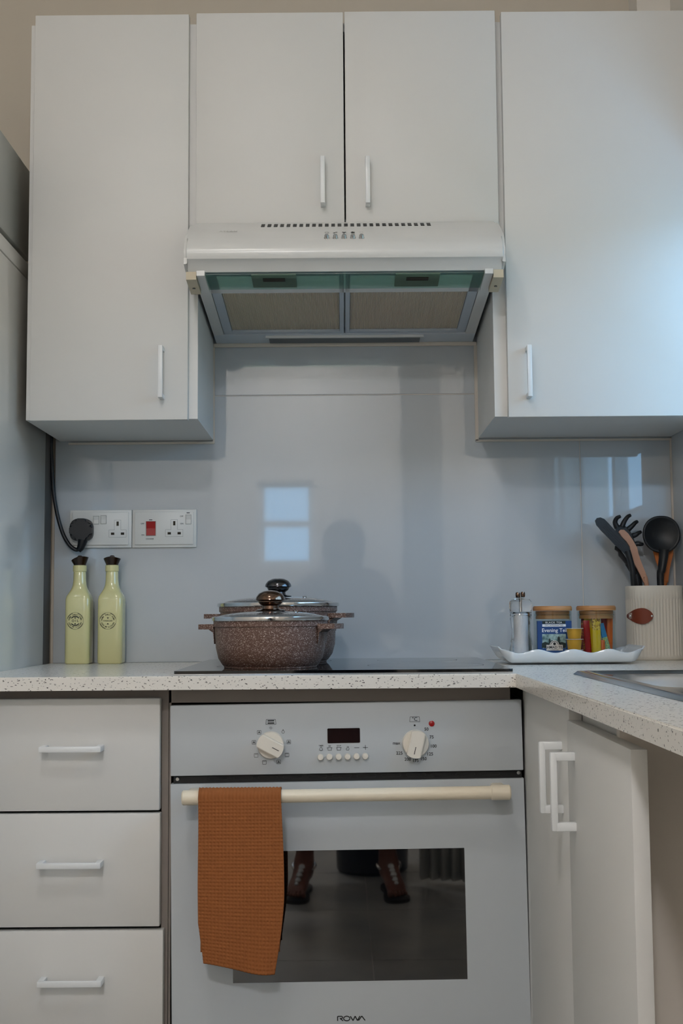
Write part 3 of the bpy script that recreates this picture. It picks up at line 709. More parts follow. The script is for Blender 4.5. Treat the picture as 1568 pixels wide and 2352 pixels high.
for px, py, k in ((595, 1682, 'fan'), (583, 1705, 'fan'), (588, 1735, 'top'), (607, 1751, 'top'), (640, 1750, 'fan'), (659, 1734, 'both'), (663, 1704, 'fan'), (650, 1681, 'lamp')): icon(px, py, k)
q = OV(622, 1658); c_ = Vector((q.x, yp, q.z))
def keystone(c_):
    pl = [(-0.0085, -0.0042), (0.0085, -0.0042), (0.0078, 0.0040), (-0.0078, 0.0040)]
    for i in range(4): a, b = pl[i], pl[(i+1) % 4]; line(bm, c_+Vector((a[0], 0, a[1])), c_+Vector((b[0], 0, b[1])), 0.0006)
keystone(c_)
for dz in (0.0018, -0.0020): line(bm, c_+Vector((-0.0056, 0, dz)), c_+Vector((0.0056, 0, dz)), 0.0019)
q = OV(622, 1672); ring(bm, Vector((q.x, yp, q.z)), 0.0015, 0.0019, 16)
obj('dial_print', bm, 'print_black', O); bm = B()
q = OV(952, 1652); keystone(Vector((q.x, yp, q.z))); text(bm, '°C', Vector((q.x, yp, q.z)), 0.0085)
q = OV(952, 1666); ring(bm, Vector((q.x, yp, q.z)), 0.0, 0.0016, 14)
for s_, px, py in (('50', 979, 1675), ('75', 991, 1693), ('100', 995, 1714), ('125', 987, 1732), ('150', 972, 1743), ('175', 954, 1747), ('200', 936, 1744), ('225', 917, 1730), ('max', 910, 1707)):
    q = OV(px, py); text(bm, s_, Vector((q.x, yp, q.z)), 0.0074)
obj('dial_print', bm, 'print_black', O); bm = B()
sy = [(737, 'bell'), (757, 'pan'), (778, 'pan'), (798, 'hand'), (819, 'minus'), (839, 'plus')]
for px, kd in sy:
    q = OV(px, 1720 - (px-737)*0.018); c_ = Vector((q.x, yp, q.z)); V = lambda u, v: c_+Vector((u, 0, v)); t_ = 0.0006
    if kd == 'bell':
        for a, b in (((-0.0030, -0.0024), (0.0030, -0.0024)), ((-0.0030, -0.0024), (-0.0018, 0.001)), ((0.0030, -0.0024), (0.0018, 0.001)), ((-0.0018, 0.001), (0, 0.0034)), ((0.0018, 0.001), (0, 0.0034))): line(bm, V(*a), V(*b), t_)
        text(bm, 'TIMER', V(0, 0.0052), 0.0030); ring(bm, V(0, -0.0032), 0, 0.0006, 8)
    elif kd == 'pan':
        for a, b in (((-0.003, -0.0026), (0.003, -0.0026)), ((-0.003, -0.0026), (-0.003, 0.002)), ((0.003, -0.0026), (0.003, 0.002)), ((-0.0048, 0.0014), (-0.003, 0.0014)), ((0.0048, 0.0014), (0.003, 0.0014)), ((-0.003, 0.002), (0.003, 0.002))): line(bm, V(*a), V(*b), t_)
        text(bm, 'STOP' if px > 770 else 'SSS', V(0, 0.0045), 0.0030)
    elif kd == 'hand':
        for a, b in (((-0.002, -0.0028), (0.002, -0.0028)), ((0.002, -0.0028), (0.0026, 0.0004)), ((-0.002, -0.0028), (-0.0026, -0.0004)), ((-0.0026, -0.0004), (-0.0008, 0.0002)), ((-0.0010, 0.0004), (-0.0006, 0.0036)), ((0.0002, 0.0004), (0.0006, 0.0038)), ((0.0014, 0.0004), (0.0020, 0.0032))): line(bm, V(*a), V(*b), t_)
    else:
        line(bm, V(-0.0042, 0.001), V(0.0042, 0.001), 0.0007)
        if kd == 'plus': line(bm, V(0, -0.003), V(0, 0.005), 0.0007)
obj('panel_print', bm, 'print_black', O)
for px in (736, 756.5, 777.5, 798, 818.5, 838.5):
    q = OV(px, 1738.5 - (px-736)*0.022); obj('button', lathe(B(), [(0, 0), (0.0052, 0), (0.0052, -0.007), (0.0044, -0.0082), (0, -0.0086)], (q.x, YO, q.z), 22, axis='y'), 'knob_cream', O, 40)
a_, b_ = OV(752, 1707), OV(826, 1672); obj('display', prism(B(), rrect(a_.x, b_.x, a_.z, b_.z, 0.0015), XZ, YO-0.0008, YO+0.001), 'display', O)
q = OV(991, 1662); obj('indicator_lamp', lathe(B(), [(0, 0), (0.0050, 0), (0.0046, -0.0016), (0.002, -0.0026), (0, -0.0028)], (q.x, YO, q.z), 22, axis='y'), 'red_plastic', O, 40)
bm = B(); q = OV(807, 2339)                  # maker's name drawn as open strokes
_s = 0.00092; G = lambda u, v: Vector((q.x+(u-38)*_s*0.66, yp, q.z+v*_s*0.66)); wd = 0.0017
for a, b in (((0, -6), (0, 6)), ((0, 6), (12, 6)), ((12, 6), (14, 3)), ((14, 3), (12, 0.2)), ((12, 0.2), (6, 0.2)), ((7, 0.2), (15, -6)),
             ((35, 6), (42, -6)), ((42, -6), (48, 6)), ((48, 6), (54, -6)), ((54, -6), (61, 6)), ((57, -6), (66, 6)), ((66, 6), (75, -6))): line(bm, G(*a), G(*b), wd)
for k in range(28):
    a, b = 2*PI*k/28, 2*PI*(k+1)/28; line(bm, G(25+8.6*math.cos(a), 6*math.sin(a)), G(25+8.6*math.cos(b), 6*math.sin(b)), wd)
obj('maker_lettering', bm, 'print_black', DO)
O.rotation_euler = (0, OTH, 0)

# ------------------------------------------------------------------ towel over the handle
def towel():
    bm = B(); NX = 100; cell = 0.0058
    yb_, zb_ = YO-0.05, P(550, 1831, y=YO-0.05).z
    r = 0.0148; zbot_f = P(550, 2222, y=YO-0.066).z; zbot_b = P(470, 2185, y=YO-0.03).z
    path = []; s = 0
    nb = 60
    for i in range(nb): path.append((yb_+r*0.98, zbot_b+(zb_-zbot_b)*i/nb))
    for i in range(13): a = PI*i/12; path.append((yb_+r*math.cos(a), zb_+r*math.sin(a)))
    nf = 200
    for i in range(1, nf+1): path.append((yb_-r, zb_+(zbot_f-zb_)*i/nf))
    xl0, xr0 = P(455, 1830, y=YO-0.065).x, P(645, 1830, y=YO-0.065).x
    L = [0]
    for a, b in zip(path[:-1], path[1:]): L.append(L[-1]+math.hypot(a[0]-b[0], a[1]-b[1]))
    tot = L[-1]; rows = []
    Lf = L[nb+12]
    for k, (y, z) in enumerate(path):
        i0, i1 = max(k-1, 0), min(k+1, len(path)-1); ty_, tz_ = path[i1][0]-path[i0][0], path[i1][1]-path[i0][1]; l_ = math.hypot(ty_, tz_) or 1
        ny, nz = -(-tz_/l_)*-1, -(ty_/l_)*1   # outward
        ny, nz = (tz_/l_), (-ty_/l_)
        f = max(0.0, (L[k]-Lf)/(tot-Lf)); row = []
        back = k < nb
        for i in range(NX+1):
            u = i/NX
            xl = xl0 + (0.0005*math.sin(f*9) + 0.009*max(0, f-0.75)/0.25*(f > 0.75) if not back else 0.001)
            xr = xr0 + (0.005*math.sin(min(f, 0.6)/0.6*PI/2) - 0.016*max(0, (f-0.55)/0.45)**1.6 if not back else -0.004)
            x = xl+(xr-xl)*u
            c1 = math.sin(PI*(x-xl0)/cell)**2; c2 = math.sin(PI*L[k]/cell)**2
            disp = 0.0017*(1-c1*c2) - 0.0006
            fold = -0.0035*math.sin(u*PI)*f + 0.0028*math.sin(u*9+f*3)*f*f
            zz = z - (0.013*u-0.003)*f**3 + 0.004*math.sin(u*5.0+1)*f**4
            row.append(bm.verts.new((x, y+ny*disp*1.0+fold, zz+nz*disp)))
        rows.append(row)
    for a, b in zip(rows[:-1], rows[1:]):
        for i in range(NX): bm.faces.new((a[i], a[i+1], b[i+1], b[i]))
    o = obj('tea_towel', bm, 'towel', None, 180)
    sm = o.modifiers.new('thickness', 'SOLIDIFY'); sm.thickness = 0.0012; sm.offset = 0
    tag(o, 'brown waffle-weave tea towel folded over the oven handle', 'towel')
towel()

# ------------------------------------------------------------------ pots
def pot(name, label, cpx, y, dia, zrim, zknob, knob_mat, hz):
    zb_ = Z0+0.0076; c = P(cpx, 1430, y=y); c.z = zb_; R_ = dia/2; hh = zrim-zb_
    T = thing(name, label, 'pot', c, 'speckled casserole pots on the hob')
    bm = B(); lathe(bm, [(0, 0.0), (R_*0.80, 0.0), (R_*0.81, 0.003), (R_*0.83, 0.0045), (R_*0.90, 0.016), (R_*0.945, 0.035), (R_*0.965, hh-0.014), (R_*0.965, hh-0.012), (R_*0.985, hh-0.011), (R_*0.985, hh-0.001), (R_*0.95, hh), (R_*0.93, hh-0.012), (R_*0.90, 0.02), (R_*0.8, 0.006), (0, 0.005)], c, 64)
    obj('pan_body', bm, 'pot_stone', T, 35)
    for s in (-1, 1):                        # loop handles
        bm = B(); zc = zb_+hh-hz; outer = []; inner = []
        pts = [(R_*0.93, -0.034), (R_*1.06, -0.036), (R_*1.22, -0.030), (R_*1.27, -0.016), (R_*1.28, 0), (R_*1.27, 0.016), (R_*1.22, 0.030), (R_*1.06, 0.036), (R_*0.93, 0.034)]
        pin = [(R_*0.93, -0.022), (R_*1.05, -0.023), (R_*1.13, -0.018), (R_*1.155, -0.009), (R_*1.16, 0), (R_*1.155, 0.009), (R_*1.13, 0.018), (R_*1.05, 0.023), (R_*0.93, 0.022)]
        # slightly turned so one handle comes towards the viewer
        ro = math.radians(-14); W3 = lambda u, v, d: Vector((c.x + (s*u)*math.cos(ro)-(s*v)*math.sin(ro), c.y+(s*u)*math.sin(ro)+(s*v)*math.cos(ro), zc+d))
        for i in range(len(pts)-1):
            for d0, d1 in ((0, 0.009),):
                A = [bm.verts.new(W3(*pts[i], d0)), bm.verts.new(W3(*pts[i+1], d0)), bm.verts.new(W3(*pin[i+1], d0)), bm.verts.new(W3(*pin[i], d0))]
                Bq = [bm.verts.new(W3(*pts[i], d1)), bm.verts.new(W3(*pts[i+1], d1)), bm.verts.new(W3(*pin[i+1], d1)), bm.verts.new(W3(*pin[i], d1))]
                bm.faces.new(A); bm.faces.new(Bq[::-1]); bm.faces.new((A[0], A[1], Bq[1], Bq[0])); bm.faces.new((A[2], A[3], Bq[3], Bq[2]))
                if i == 0: bm.faces.new((A[3], A[0], Bq[0], Bq[3]))
                if i == len(pts)-2: bm.faces.new((A[1], A[2], Bq[2], Bq[1]))
        prism(bm, [(R_*0.93, -0.026), (R_*0.95, -0.006), (R_*1.05, 0.001), (R_*0.93, 0.001)], lambda u, v, d: W3(u, d, v), -0.030, 0.030)
        bmesh.ops.remove_doubles(bm, verts=bm.verts, dist=1e-5); obj('handle', bm, 'pot_stone', T, 40)
    dome = zknob-zrim
    gl_ = B(); kh = 0.038; dh = max(0.012, dome-kh)
    pr = [(R_*0.99, 0.002)] + [(R_*0.97*math.cos(a), 0.002+dh*math.sin(a)) for a in [PI/2*i/10 for i in range(1, 10)]] + [(0.003, 0.002+dh)]
    lathe(gl_, pr, (c.x, c.y, zrim), 64)
    LD = obj('lid', gl_, 'lid_glass', T, 60)
    obj('lid_rim', lathe(B(), [(R_*0.95, 0.0), (R_*1.012, -0.001), (R_*1.018, 0.002), (R_*1.012, 0.0055), (R_*0.97, 0.007), (R_*0.95, 0.004)], (c.x, c.y, zrim), 64), 'chrome', LD, 60)
    kz = zrim+0.002+dh
    obj('lid_knob', lathe(B(), [(0, -0.004), (0.026, -0.0015), (0.027, 0.001), (0.022, 0.003), (0.015, 0.004), (0.0145, 0.009), (0.019, 0.012), (0.0215, 0.015), (0.0220, 0.016), (0.0220, 0.0175), (0.0265, 0.020), (0.0255, 0.025), (0.021, 0.031), (0.012, 0.0355), (0, 0.037)], (c.x, c.y, kz), 40), knob_mat, LD, 50)
    obj('steam_vent', lathe(B(), disc_prof(0.004, 0.003), (c.x+R_*0.45, c.y-R_*0.2, zrim+0.002+dh*0.83), 12), 'chrome', LD)
g_ = mat('lid_glass', (225, 235, 235), 0.02, trans=0.92, ior=1.35)
pot('casserole_pot', 'smaller low brown speckled pot with bronze lid knob, standing in front', 621, -0.465, 0.207, P(621, 1424, y=-0.465).z, P(621, 1357, y=-0.465).z, 'bronze_chrome', 0.016)
pot('casserole_pot', 'taller brown speckled pot with dark lid knob, standing behind the smaller one', 639, -0.215, 0.240, P(639, 1392, y=-0.215).z, P(639, 1329, y=-0.215).z, 'dark_chrome', 0.024)

# ------------------------------------------------------------------ bottles
def bottle(cpx, word, tilt, label):
    y = -0.045; c = P(cpx, 1523, y=y); c.z = Z0
    T = thing('dispenser_bottle', label, 'bottle', c, 'oil and vinegar bottles by the socket')
    bm = B(); hw = 0.0265
    secs = [(0, 0, 5), (hw-0.003, 0, 6), (hw, 0.003, 6), (hw, 0.136, 6), (hw-0.0015, 0.1435, 5.5), (hw-0.0065, 0.153, 4), (0.0170, 0.1595, 2.8), (0.0148, 0.167, 2.2), (0.0136, 0.178, 2), (0.0132, 0.1955, 2), (0.0130, 0.196, 2), (0.0145, 0.197, 2), (0.0145, 0.2095, 2), (0.0125, 0.2105, 2), (0, 0.2105, 2)]
    rings = []; n = 48
    for r, h, e in secs:
        if r == 0: rings.append([bm.verts.new((c.x, c.y, c.z+h))]); continue
        rg = []
        for i in range(n):
            a = 2*PI*(i+0.5)/n; k = 1/((abs(math.cos(a))**e+abs(math.sin(a))**e)**(1/e)); rg.append(bm.verts.new((c.x+r*k*math.cos(a), c.y+r*k*math.sin(a), c.z+h)))
        rings.append(rg)
    for a, b in zip(rings[:-1], rings[1:]):
        for i in range(n):
            j = (i+1) % n
            if len(a) == 1: bm.faces.new((a[0], b[i], b[j]))
            elif len(b) == 1: bm.faces.new((a[i], a[j], b[0]))
            else: bm.faces.new((a[i], a[j], b[j], b[i]))
    obj('flask', bm, 'bottle_cream', T, 50)
    bm = B(); z = c.z+0.2107
    rg = [[bm.verts.new((c.x+r*math.cos(2*PI*i/32), c.y+r*math.sin(2*PI*i/32), z+h+tilt*math.cos(2*PI*i/32)*r*(h > 0.01)+0.004*(h > 0.01)*math.sin(2*PI*i/32)**2)) for i in range(32)] for r, h in ((0.0125, 0), (0.0185, 0.013), (0.0170, 0.0135), (0.010, 0.006))]
    for a, b in zip(rg[:-1], rg[1:]):
        for i in range(32): bm.faces.new((a[i], a[(i+1) % 32], b[(i+1) % 32], b[i]))
    bm.faces.new(rg[-1]); bm.faces.new(rg[0])
    Pm = obj('pourer', bm, 'pourer_brown', T, 40)
    obj('spout', lathe(B(), [(0.0062, 0.004), (0.0058, 0.014), (0.0055, 0.0185), (0.0035, 0.0205), (0.002, 0.018), (0, 0.0175)], (c.x, c.y, z), 20), 'pourer_brown', Pm, 40)
    bm = B(); q = Vector((c.x-0.003, c.y-hw-0.0003, P(cpx, 1426, y=y).z))
    for a0 in (45, 135, 225, 315): ring(bm, q, 0.0163, 0.0172, 14, math.radians(a0-27), math.radians(a0+27))
    ring(bm, q, 0.0176, 0.0180, 40)
    arc_text(bm, 'HOME SWEET HOME', q, 0.0130, 0.0042, PI/2, 3.0); arc_text(bm, 'LOVE MY KITCHEN', q, 0.0132, 0.0042, -PI/2, 2.7, inside=True)
    text(bm, word, q, 0.0072 if word == 'OIL' else 0.0043, sp=1.5 if word == 'OIL' else 1.15)
    if word == 'OIL':
        ring(bm, q, 0.0086, 0.0106, 14, math.radians(35), math.radians(145)); ring(bm, q, 0.0086, 0.0106, 14, math.radians(215), math.radians(325))
    for s in (1, -1):
        for a in (60, 90, 120): line(bm, q+Vector((0, 0, s*0.0048)), q+Vector((math.cos(math.radians(a))*0.0036, 0, s*(0.0048+math.sin(math.radians(a))*0.0032))), 0.0009)
    obj('label_print', bm, 'print_black', T)
bottle(181, 'OIL', 0.22, 'cream square bottle marked OIL, nearest the fridge')
bottle(255.5, 'VINEGAR', 0.0, 'cream square bottle marked VINEGAR, nearer the pots')

# ------------------------------------------------------------------ sockets
def plate(x0, x1, z0, z1, label, name, cat='socket'):
    T = thing(name, label, cat, ((x0+x1)/2, -0.004, z0))
    pl = obj('back_plate', BX(x0, x1, -0.0065, -0.0002, z0, z1, bev=0.0012), 'socket_white', T, 40)
    obj('face_plate', BX(x0+0.006, x1-0.006, -0.0105, -0.0063, z0+0.006, z1-0.005, bev=0.0015), 'socket_white', T, 40); return T
ys_f = -0.0108
def pins(T, px, py):
    q = P(px, py, y=-0.0105); dz = 0.016; X_ = 0.0108
    bm = B(); t_ = 0.0004; o = lambda u, v: Vector((q.x+u, ys_f, q.z+v))
    pl = [(-0.0190, -0.0150), (0.0190, -0.0150), (0.0190, 0.0008), (0.0070, 0.0008), (0.0070, 0.0225), (-0.0070, 0.0225), (-0.0070, 0.0008), (-0.0190, 0.0008)]
    for i in range(len(pl)): line(bm, o(*pl[i]), o(*pl[(i+1) % len(pl)]), t_)
    obj('outlet_outline', bm, 'print_grey', T)
    for u, v, a, b in ((0, 0.0145, 0.0024, 0.0047), (-X_, -0.0075, 0.0036, 0.0026), (X_, -0.0075, 0.0036, 0.0026)):
        obj('pin_slot', BX(q.x+u-a, q.x+u+a, -0.0110, -0.0100, q.z+v-b, q.z+v+b), 'slot_dark', T)
def rocker(T, px0, px1, py0, py1, m_='socket_white', proud=0.003):
    a, b = P(px0, py1, y=-0.0105), P(px1, py0, y=-0.0105); bm = B()
    fr = B(); frame(fr, [(a.x-0.0011, a.z-0.0011), (b.x+0.0011, a.z-0.0011), (b.x+0.0011, b.z+0.0011), (a.x-0.0011, b.z+0.0011)], [(a.x-0.0003, a.z-0.0003), (b.x+0.0003, a.z-0.0003), (b.x+0.0003, b.z+0.0003), (a.x-0.0003, b.z+0.0003)], XZ, -0.0109, -0.0104); 
    obj('rocker_frame', fr, 'print_faint', T)
    prism(bm, [(-0.0104, a.z), (-0.0104, b.z), (-0.0104-proud, b.z), (-0.0112, (a.z+b.z)/2), (-0.0118, a.z)], YZ, a.x, b.x); return obj('rocker', bm, m_, T)
pa, pb, pc = P(160, 1259, y=-0.006), P(303, 1215, y=-0.006), P(451, 1258, y=-0.006); pt = P(303, 1171, y=-0.006).z; pz0 = pa.z
T1 = plate(pa.x, pb.x-0.0006, pz0, pt, 'white double socket plate with the black plug in it', 'double_socket')
rocker(T1, 215, 226.5, 1186, 1203); rocker(T1, 232, 243.5, 1185, 1202.5); pins(T1, 270, 1218)
T2 = plate(pb.x+0.0006, pc.x, pz0, pt, 'white cooker switch plate with a red rocker and one outlet', 'cooker_switch', 'switch')
rocker(T2, 336, 357, 1198, 1230, 'red_plastic', 0.004); rocker(T2, 427, 438, 1183, 1203); pins(T2, 400, 1217)
for s_, px, py in (('OFF', 327, 1203), ('ON', 328, 1229), ('COOKER', 344, 1238), ('OFF', 417, 1186), ('ON', 417.5, 1203)):
    obj('switch_print', text(B(), s_, Vector(P(px, py, y=ys_f)), 0.0042), 'print_black', T2)
for px, py in ((346, 1194), (432, 1178)):
    q = P(px, py, y=ys_f); obj('neon_slit', line(B(), q+Vector((-0.0035, 0, 0)), q+Vector((0.0035, 0, 0)), 0.0016), 'print_black', T2)
q = P(187, 1217, y=-0.02)
PL = thing('power_plug', 'black three-pin plug with its cable hanging down beside the fridge', 'plug', (q.x, -0.011, q.z))
bm = B(); poly = []
for i in range(40):
    a = 2*PI*i/40; e = 3.2; k = 1/((abs(math.cos(a))**e+abs(math.sin(a))**e)**(1/e)); rx = 0.0250 - 0.0035*(math.sin(a) > 0.3)*(math.sin(a)-0.3); poly.append((q.x+rx*k*math.cos(a), q.z+0.0245*k*math.sin(a)))
prism(bm, poly, XZ, -0.0112, -0.030)
bmesh.ops.bevel(bm, geom=[e for e in bm.edges if abs(e.verts[0].co.y+0.030) < 1e-5 and abs(e.verts[1].co.y+0.030) < 1e-5], offset=0.006, segments=4, affect='EDGES')
obj('plug_body', bm, 'rubber_black', PL, 50)
yc = -0.024
obj('strain_relief', tube(B(), [P(190, 1240, y=yc), P(188, 1250, y=yc), P(184, 1260, y=yc), P(180, 1265, y=yc)], [0.011, 0.0090, 0.0075, 0.006], 16), 'rubber_black', PL, 50)
cab = [(-0.636, -0.016, 1.68), (-0.635, -0.016, 1.55)] + [P(px, py, y=-0.018) for px, py in ((118, 1000), (119, 1060), (122, 1120), (130, 1175), (143, 1222), (158, 1250), (172, 1262), (181, 1262))]
obj('cable', tube(B(), spline(cab, 8), 0.0042, 12), 'rubber_black', PL, 60)

# ------------------------------------------------------------------ tray and what stands on it
TY = -0.205
tl, tr_ = P(1150, 1514, y=TY-0.055).x, P(1440, 1511, y=TY-0.055).x
bm = B(); NX, NY = 60, 16; hw = 0.088; grid = []
x_l, x_r = P(1133, 1483, y=TY).x, P(1462, 1483, y=TY).x
def tray_z(u, v):                            # u, v in -1..1
    e = max(0, abs(v)-0.84)/0.16; z = 0.0225*e**1.3*(1+0.16*math.cos(u*13))
    w_ = max(0, abs(u)-0.80)/0.20; z = max(z, 0.031*w_**1.7); return 0.003+z
for j in range(NY+1):
    v = -1+2*j/NY; row = []
    for i in range(NX+1):
        u = -1+2*i/NX; wv = 1.0-0.25*max(0, abs(u)-0.82)/0.18
        row.append(bm.verts.new(((x_l+x_r)/2+u*(x_r-x_l)/2, TY+v*hw*wv*(1+0.02*math.cos(u*13)*(abs(v) > 0.9)), Z0+tray_z(u, v))))
    grid.append(row)
for a, b in zip(grid[:-1], grid[1:]):
    for i in range(NX): bm.faces.new((a[i], a[i+1], b[i+1], b[i]))
o = obj('serving_tray', bm, 'tray_white', None, 60); sm = o.modifiers.new('thickness', 'SOLIDIFY'); sm.thickness = 0.0026; sm.offset = 1
tag(o, 'long white porcelain tray with wavy rim and flared handles, holding the jars', 'tray')
zt_ = Z0+0.0062                              # tray floor
def P_on(px, y): return P(px, 1490, y=y)
# salt mill
c = P_on(1197, TY+0.01); c.z = zt_
T = thing('salt_mill', 'clear acrylic salt mill filled with white salt', 'mill', c)
pr = [(0, 0), (0.0245, 0), (0.0255, 0.003), (0.0250, 0.010), (0.0235, 0.016), (0.0245, 0.022), (0.0225, 0.034), (0.0195, 0.052), (0.0188, 0.066), (0.0200, 0.082), (0.0215, 0.092), (0.0205, 0.096), (0.0220, 0.100), (0.0205, 0.104), (0.0222, 0.107)]
k_ = 0.90
obj('barrel', lathe(B(), [(r, h*k_) for r, h in pr] + [(0.0200, 0.107*k_), (0.0150, 0.106*k_), (0.0150, 0.012), (0, 0.012)], c, 48), 'acrylic', T, 35)
obj('salt_fill', lathe(B(), [(0, 0.0125), (0.0146, 0.0125), (0.0146, 0.090), (0.010, 0.093), (0, 0.093)], c, 32), 'salt', T, 40)
obj('cap', lathe(B(), [(0, 0.0975), (0.0215, 0.0975), (0.0225, 0.101), (0.0235, 0.108), (0.0225, 0.117), (0.0180, 0.122), (0.007, 0.124), (0, 0.124)], c, 40), 'acrylic', T, 35)
obj('spindle', lathe(B(), [(0, 0.094), (0.002, 0.094), (0.002, 0.132), (0, 0.132)], c, 12), 'chrome', T, 40)
for dx, dz in ((-0.0055, -0.001), (0.0055, 0)):
    obj('nut', lathe(B(), [(0, 0.126), (0.0035, 0.126), (0.0048, 0.129), (0.0048, 0.134), (0.0038, 0.137), (0, 0.1375)], (c.x+dx, c.y+dx*0.6, c.z+dz), 16), 'bronze_chrome', T, 40)
def jar(cpx, label):
    c = P_on(cpx, TY+0.026); c.z = zt_; R_ = 0.0385; hh = 0.098
    T = thing('storage_jar', label, 'jar', c, 'glass storage jars on the tray')
    obj('glass_body', lathe(B(), [(0, 0), (R_-0.002, 0), (R_, 0.002), (R_, hh), (R_-0.0022, hh), (R_-0.0022, 0.004), (0, 0.003)], c, 56), 'glass', T, 40)
    L_ = obj('lid', lathe(B(), [(0, hh+0.0005), (R_+0.0005, hh+0.0005), (R_+0.001, hh+0.003), (R_+0.001, hh+0.007), (R_-0.001, hh+0.010), (0, hh+0.010)], c, 56), 'bamboo', T, 40)
    obj('lid_plug', lathe(B(), [(0, hh-0.016), (R_-0.0045, hh-0.016), (R_-0.0045, hh-0.0105), (R_-0.0055, hh-0.0095), (R_-0.0055, hh-0.0065), (R_-0.0045, hh-0.006), (R_-0.0045, hh), (0, hh)], c, 48), 'bamboo', L_, 30)
    obj('seal', lathe(B(), [(R_-0.0056, hh-0.0095), (R_-0.0027, hh-0.0092), (R_-0.0027, hh-0.0068), (R_-0.0056, hh-0.0065)], c, 48), 'glass', L_, 30)
    return c
ja = jar(1270, 'empty looking glass jar with bamboo lid, behind the blue tea box')
jb = jar(1370.5, 'glass jar with bamboo lid full of bright drink sachets')
# sachets in the second jar: slim pouches with crimped ends
def sachet(a, b, wd, m_, label, th=0.0045, yoff=0.0, twist=0.0):
    A, Bv = Vector(a), Vector(b); d_ = (Bv-A); L_ = d_.length; d_.normalize(); n = 12
    fr = Vector((0, -1, 0)).lerp(Vector((1, 0, 0)), twist).normalized(); sd = d_.cross(fr).normalized(); fr = sd.cross(d_).normalized()
    bm = B(); rg = []
    for i in range(n+1):
        t_ = i/n; k = min(1, min(t_, 1-t_)/0.14); tk = max(0.06, math.sin(k*PI/2))*th/2; p = A+d_*L_*t_
        rg.append([bm.verts.new(p+sd*wd/2*math.cos(q_)+fr*tk*math.sin(q_)) for q_ in [2*PI*j/12 for j in range(12)]])
    for x_, y_ in zip(rg[:-1], rg[1:]):
        for j in range(12): bm.faces.new((x_[j], x_[(j+1) % 12], y_[(j+1) % 12], y_[j]))
    bm.faces.new(rg[0]); bm.faces.new(rg[-1])
    me_m = m_ if isinstance(m_, (list, tuple)) else [m_]
    o = obj('drink_sachet', bm, me_m, None, 50)
    if len(me_m) > 1:
        for p in o.data.polygons:
            t_ = (p.center-A).dot(d_)/L_
            if t_ > 0.62: p.material_index = 1
    tag(o, label, 'sachet', 'drink sachets in the jar'); return o
def jp(px, py, dy): q = P(px, py, y=jb.y+dy); q.z = max(q.z, zt_+0.0045); return q
sachet(jp(1371, 1510, -0.026), jp(1368, 1402, -0.028), 0.0165, ['sachet_yellow', 'sachet_speckle'], 'yellow sachet with speckled top half, upright in front')
ey = B(); q = jp(1376, 1486, 0); ec = Vector((q.x, jb.y-0.0296, q.z)); 
sachet(jp(1362, 1500, -0.015), jp(1346, 1402, -0.012), 0.0155, 'sachet_yellow', 'plain yellow sachet leaning over a red one')
sachet(jp(1352, 1510, -0.022), jp(1346, 1425, -0.021), 0.0125, 'sachet_red', 'red sachet low at the front of the jar')
sachet(jp(1341, 1500, 0.006), jp(1342, 1403, 0.008), 0.014, 'sachet_red_speckle', 'red sachet with orange speckles, deepest at the jar edge')
sachet(jp(1400, 1508, -0.016), jp(1379, 1432, -0.019), 0.0115, ['sachet_flower', 'sachet_blue'], 'blue sachet with flowered foot, leaning beside the upright yellow one')
sachet(jp(1360, 1492, 0.004), jp(1352, 1402, 0.004), 0.012, 'sachet_blue', 'blue sachet half hidden behind the two yellow ones')
sachet(jp(1390, 1508, 0.004), jp(1386, 1402, 0.004), 0.013, 'sachet_red', 'dark red sachet upright behind the flowered blue one')
sachet(jp(1394, 1506, 0.014), jp(1394, 1402, 0.014), 0.010, 'sachet_red', 'narrow red sachet between the orange and dark red ones')
sachet(jp(1399, 1506, -0.006), jp(1400, 1402, -0.004), 0.0125, 'sachet_orange', 'orange sachet standing nearest the canister')
sachet(jp(1386, 1511, -0.024), jp(1383, 1470, -0.022), 0.009, 'sachet_orange', 'short orange sachet stub at the foot of the jar')
# tea box
bx_, bxr = P(1234, 1490, y=TY-0.020), P(1313, 1490, y=TY-0.020); bz1 = P(1270, 1426, y=TY-0.020).z
TB = thing('tea_box', 'small dark blue evening tea packet leaning against the jar', 'tea box', ((bx_.x+bxr.x)/2, TY-0.018, zt_))
yb0 = TY-0.0225
obj('carton', BX(bx_.x, bxr.x, yb0, yb0+0.008, zt_-0.0005, bz1, bev=0.0006), 'tea_blue', TB)
yf = yb0-0.0002; TPX = lambda px, py: Vector((P(px, py, y=yf).x, yf, P(px, py, y=yf).z))
def pq(name, px0, px1, py0, py1, m_, dy=0.0):
    a, b = TPX(px0, py1), TPX(px1, py0); return obj(name, quad(B(), [(a.x, yf-dy, a.z), (b.x, yf-dy, a.z), (b.x, yf-dy, b.z), (a.x, yf-dy, b.z)]), m_, TB)
pq('green_band', 1245, 1298, 1426, 1433, 'tea_green'); pq('white_band', 1245, 1299, 1433.5, 1439.5, 'print_white'); pq('picture_print', 1245.5, 1299, 1456, 1489, 'tea_picture')
bm = B(); text(bm, 'BLACK TEA', TPX(1271, 1430)+Vector((0, -0.0002, 0)), 0.0050, sp=1.35); text(bm, 'Evening Tea', TPX(1273, 1448)+Vector((0, -0.0002, 0)), 0.0105)
obj('title_print', bm, 'print_white', TB)
bm = B(); text(bm, 'DECAFFEINATED', TPX(1272, 1436.5)+Vector((0, -0.0002, 0)), 0.0042, sp=1.2); 
ab = TPX(1273, 1490)
